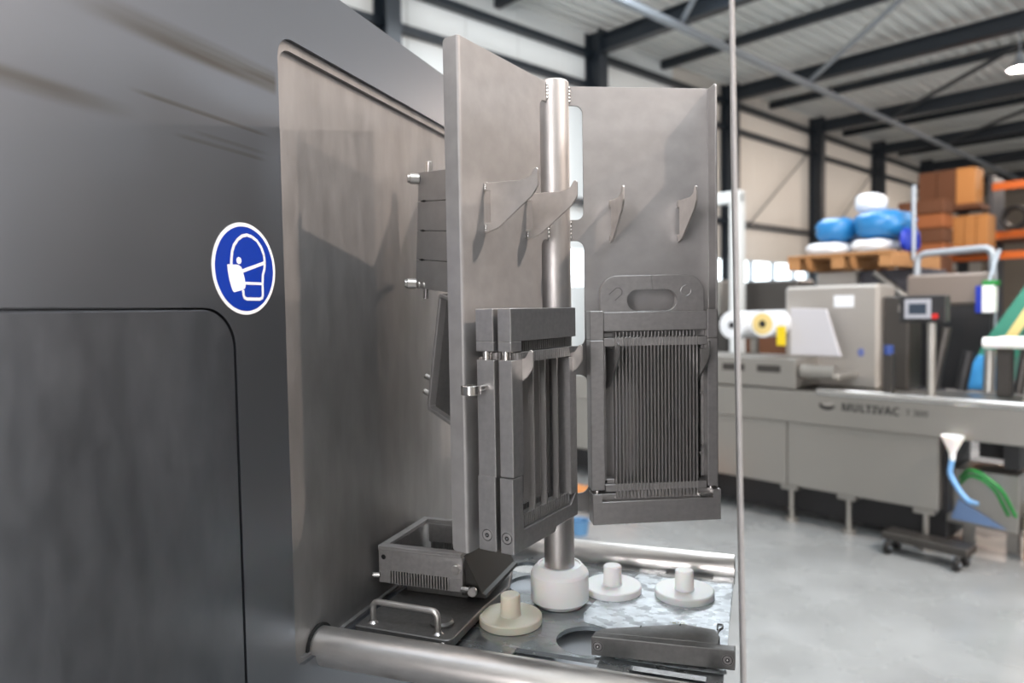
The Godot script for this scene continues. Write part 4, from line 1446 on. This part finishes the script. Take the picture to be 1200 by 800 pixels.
	bx(s, Vector3(-0.24, 0.085, -0.15), Vector3(0.24, 0.135, 0.0), 0.006)
	obj("platform", s, M.ss_dark, dl)
	for p in [[-0.2, 0.0], [0.19, 0.0], [-0.2, -0.13], [0.19, -0.13]]:
		s = S()
		cyl(s, Vector3(p[0] - 0.015, 0.04, p[1]), Vector3(p[0] + 0.015, 0.04, p[1]), 0.04, 20, 0.006)
		var ca := obj("castor", s, M.black, dl)
		s = S()
		bx(s, Vector3(p[0] - 0.022, 0.035, p[1] - 0.015), Vector3(p[0] - 0.016, 0.09, p[1] + 0.015), 0.0)
		cyl(s, Vector3(p[0] + 0.015, 0.04, p[1]), Vector3(p[0] + 0.019, 0.04, p[1]), 0.012, 12)
		obj("fork", s, M.gal, ca)
	var cx := thing("cardboard_box", "pale cardboard box on the floor at the right edge beside the pump box", "box", hx(5.15, -0.86, 0))
	s = S()
	bx(s, Vector3(-0.14, 0, -0.3), Vector3(0.4, 0.16, 0.1), 0.004)
	obj("carton_base", s, M.carton, cx)
	s = S()
	bx(s, Vector3(-0.145, 0.16, -0.3), Vector3(0.405, 0.26, 0.105), 0.004)
	obj("carton_lid", s, mat(Color(0.7, 0.66, 0.58), 0.7), cx)
	# clutter along the long wall
	var k := 0
	for p in [[9.5, -6.0, 0.9, 1.95, "ss_dark", "dark steel machine below the windows, left of the hood"], [9.2, -4.75, 1.2, 1.9, "carton_dark", "brown stacked goods below the windows beside the hood"], [10.5, -7.2, 1.3, 1.5, "ss", "grey steel machine seen between post and right wing"], [8.0, -3.55, 0.5, 1.6, "ss_light", "pale steel cabinet standing just left of the hood"]]:
		var cl := thing("background_machine", p[5], "machine", hx(p[0], p[1]))
		s = S()
		bx(s, Vector3(-p[2] / 2, 0.12, -0.8), Vector3(p[2] / 2, p[3] * 0.72, 0), 0.02)
		obj("body", s, M[p[4]], cl)
		s = S()
		bx(s, Vector3(-p[2] * 0.36, p[3] * 0.72, -0.6), Vector3(p[2] * 0.3, p[3], -0.1), 0.03)
		obj("head", s, [M.ss, M.ss_dark, M.white_film, M.ss][k], cl)
		for x in [-0.4, 0.4]:
			s = S()
			bx(s, Vector3(p[2] * x - 0.03, 0, -0.7), Vector3(p[2] * x + 0.03, 0.12, -0.1), 0.0)
			obj("leg", s, M.machine_dark, cl)
		k += 1
	# low things seen below the frames
	var ob := thing("orange_pallet_truck", "low tan-orange pallet truck on the floor between post and right frame", "pallet truck", hx(4.1, -3.5))
	s = S()
	for x in [-0.25, 0.1]:
		bx(s, Vector3(x - 0.07, 0.05, -0.62), Vector3(x + 0.07, 0.1, 0.1), 0.01)
	bx(s, Vector3(-0.35, 0.04, -0.1), Vector3(0.3, 0.15, 0.1), 0.02)
	obj("forks", s, mat(Color(0.7, 0.45, 0.22), 0.6), ob)
	s = S()
	for x in [-0.25, 0.1]:
		cyl(s, Vector3(x - 0.03, 0.04, -0.55), Vector3(x + 0.03, 0.04, -0.55), 0.04, 14)
	obj("roller", s, M.black, ob)
	var bb := thing("blue_bin", "small blue bin on the floor right of the post", "bin", hx(3.6, -3.25))
	s = S()
	lathe(s, [[0, 0], [0.06, 0], [0.07, 0.09], [0.075, 0.095], [0.067, 0.095], [0.056, 0.01], [0, 0.01]], 24)
	obj("bin_shell", s, mat(Color(0.3, 0.47, 0.62), 0.5), bb)
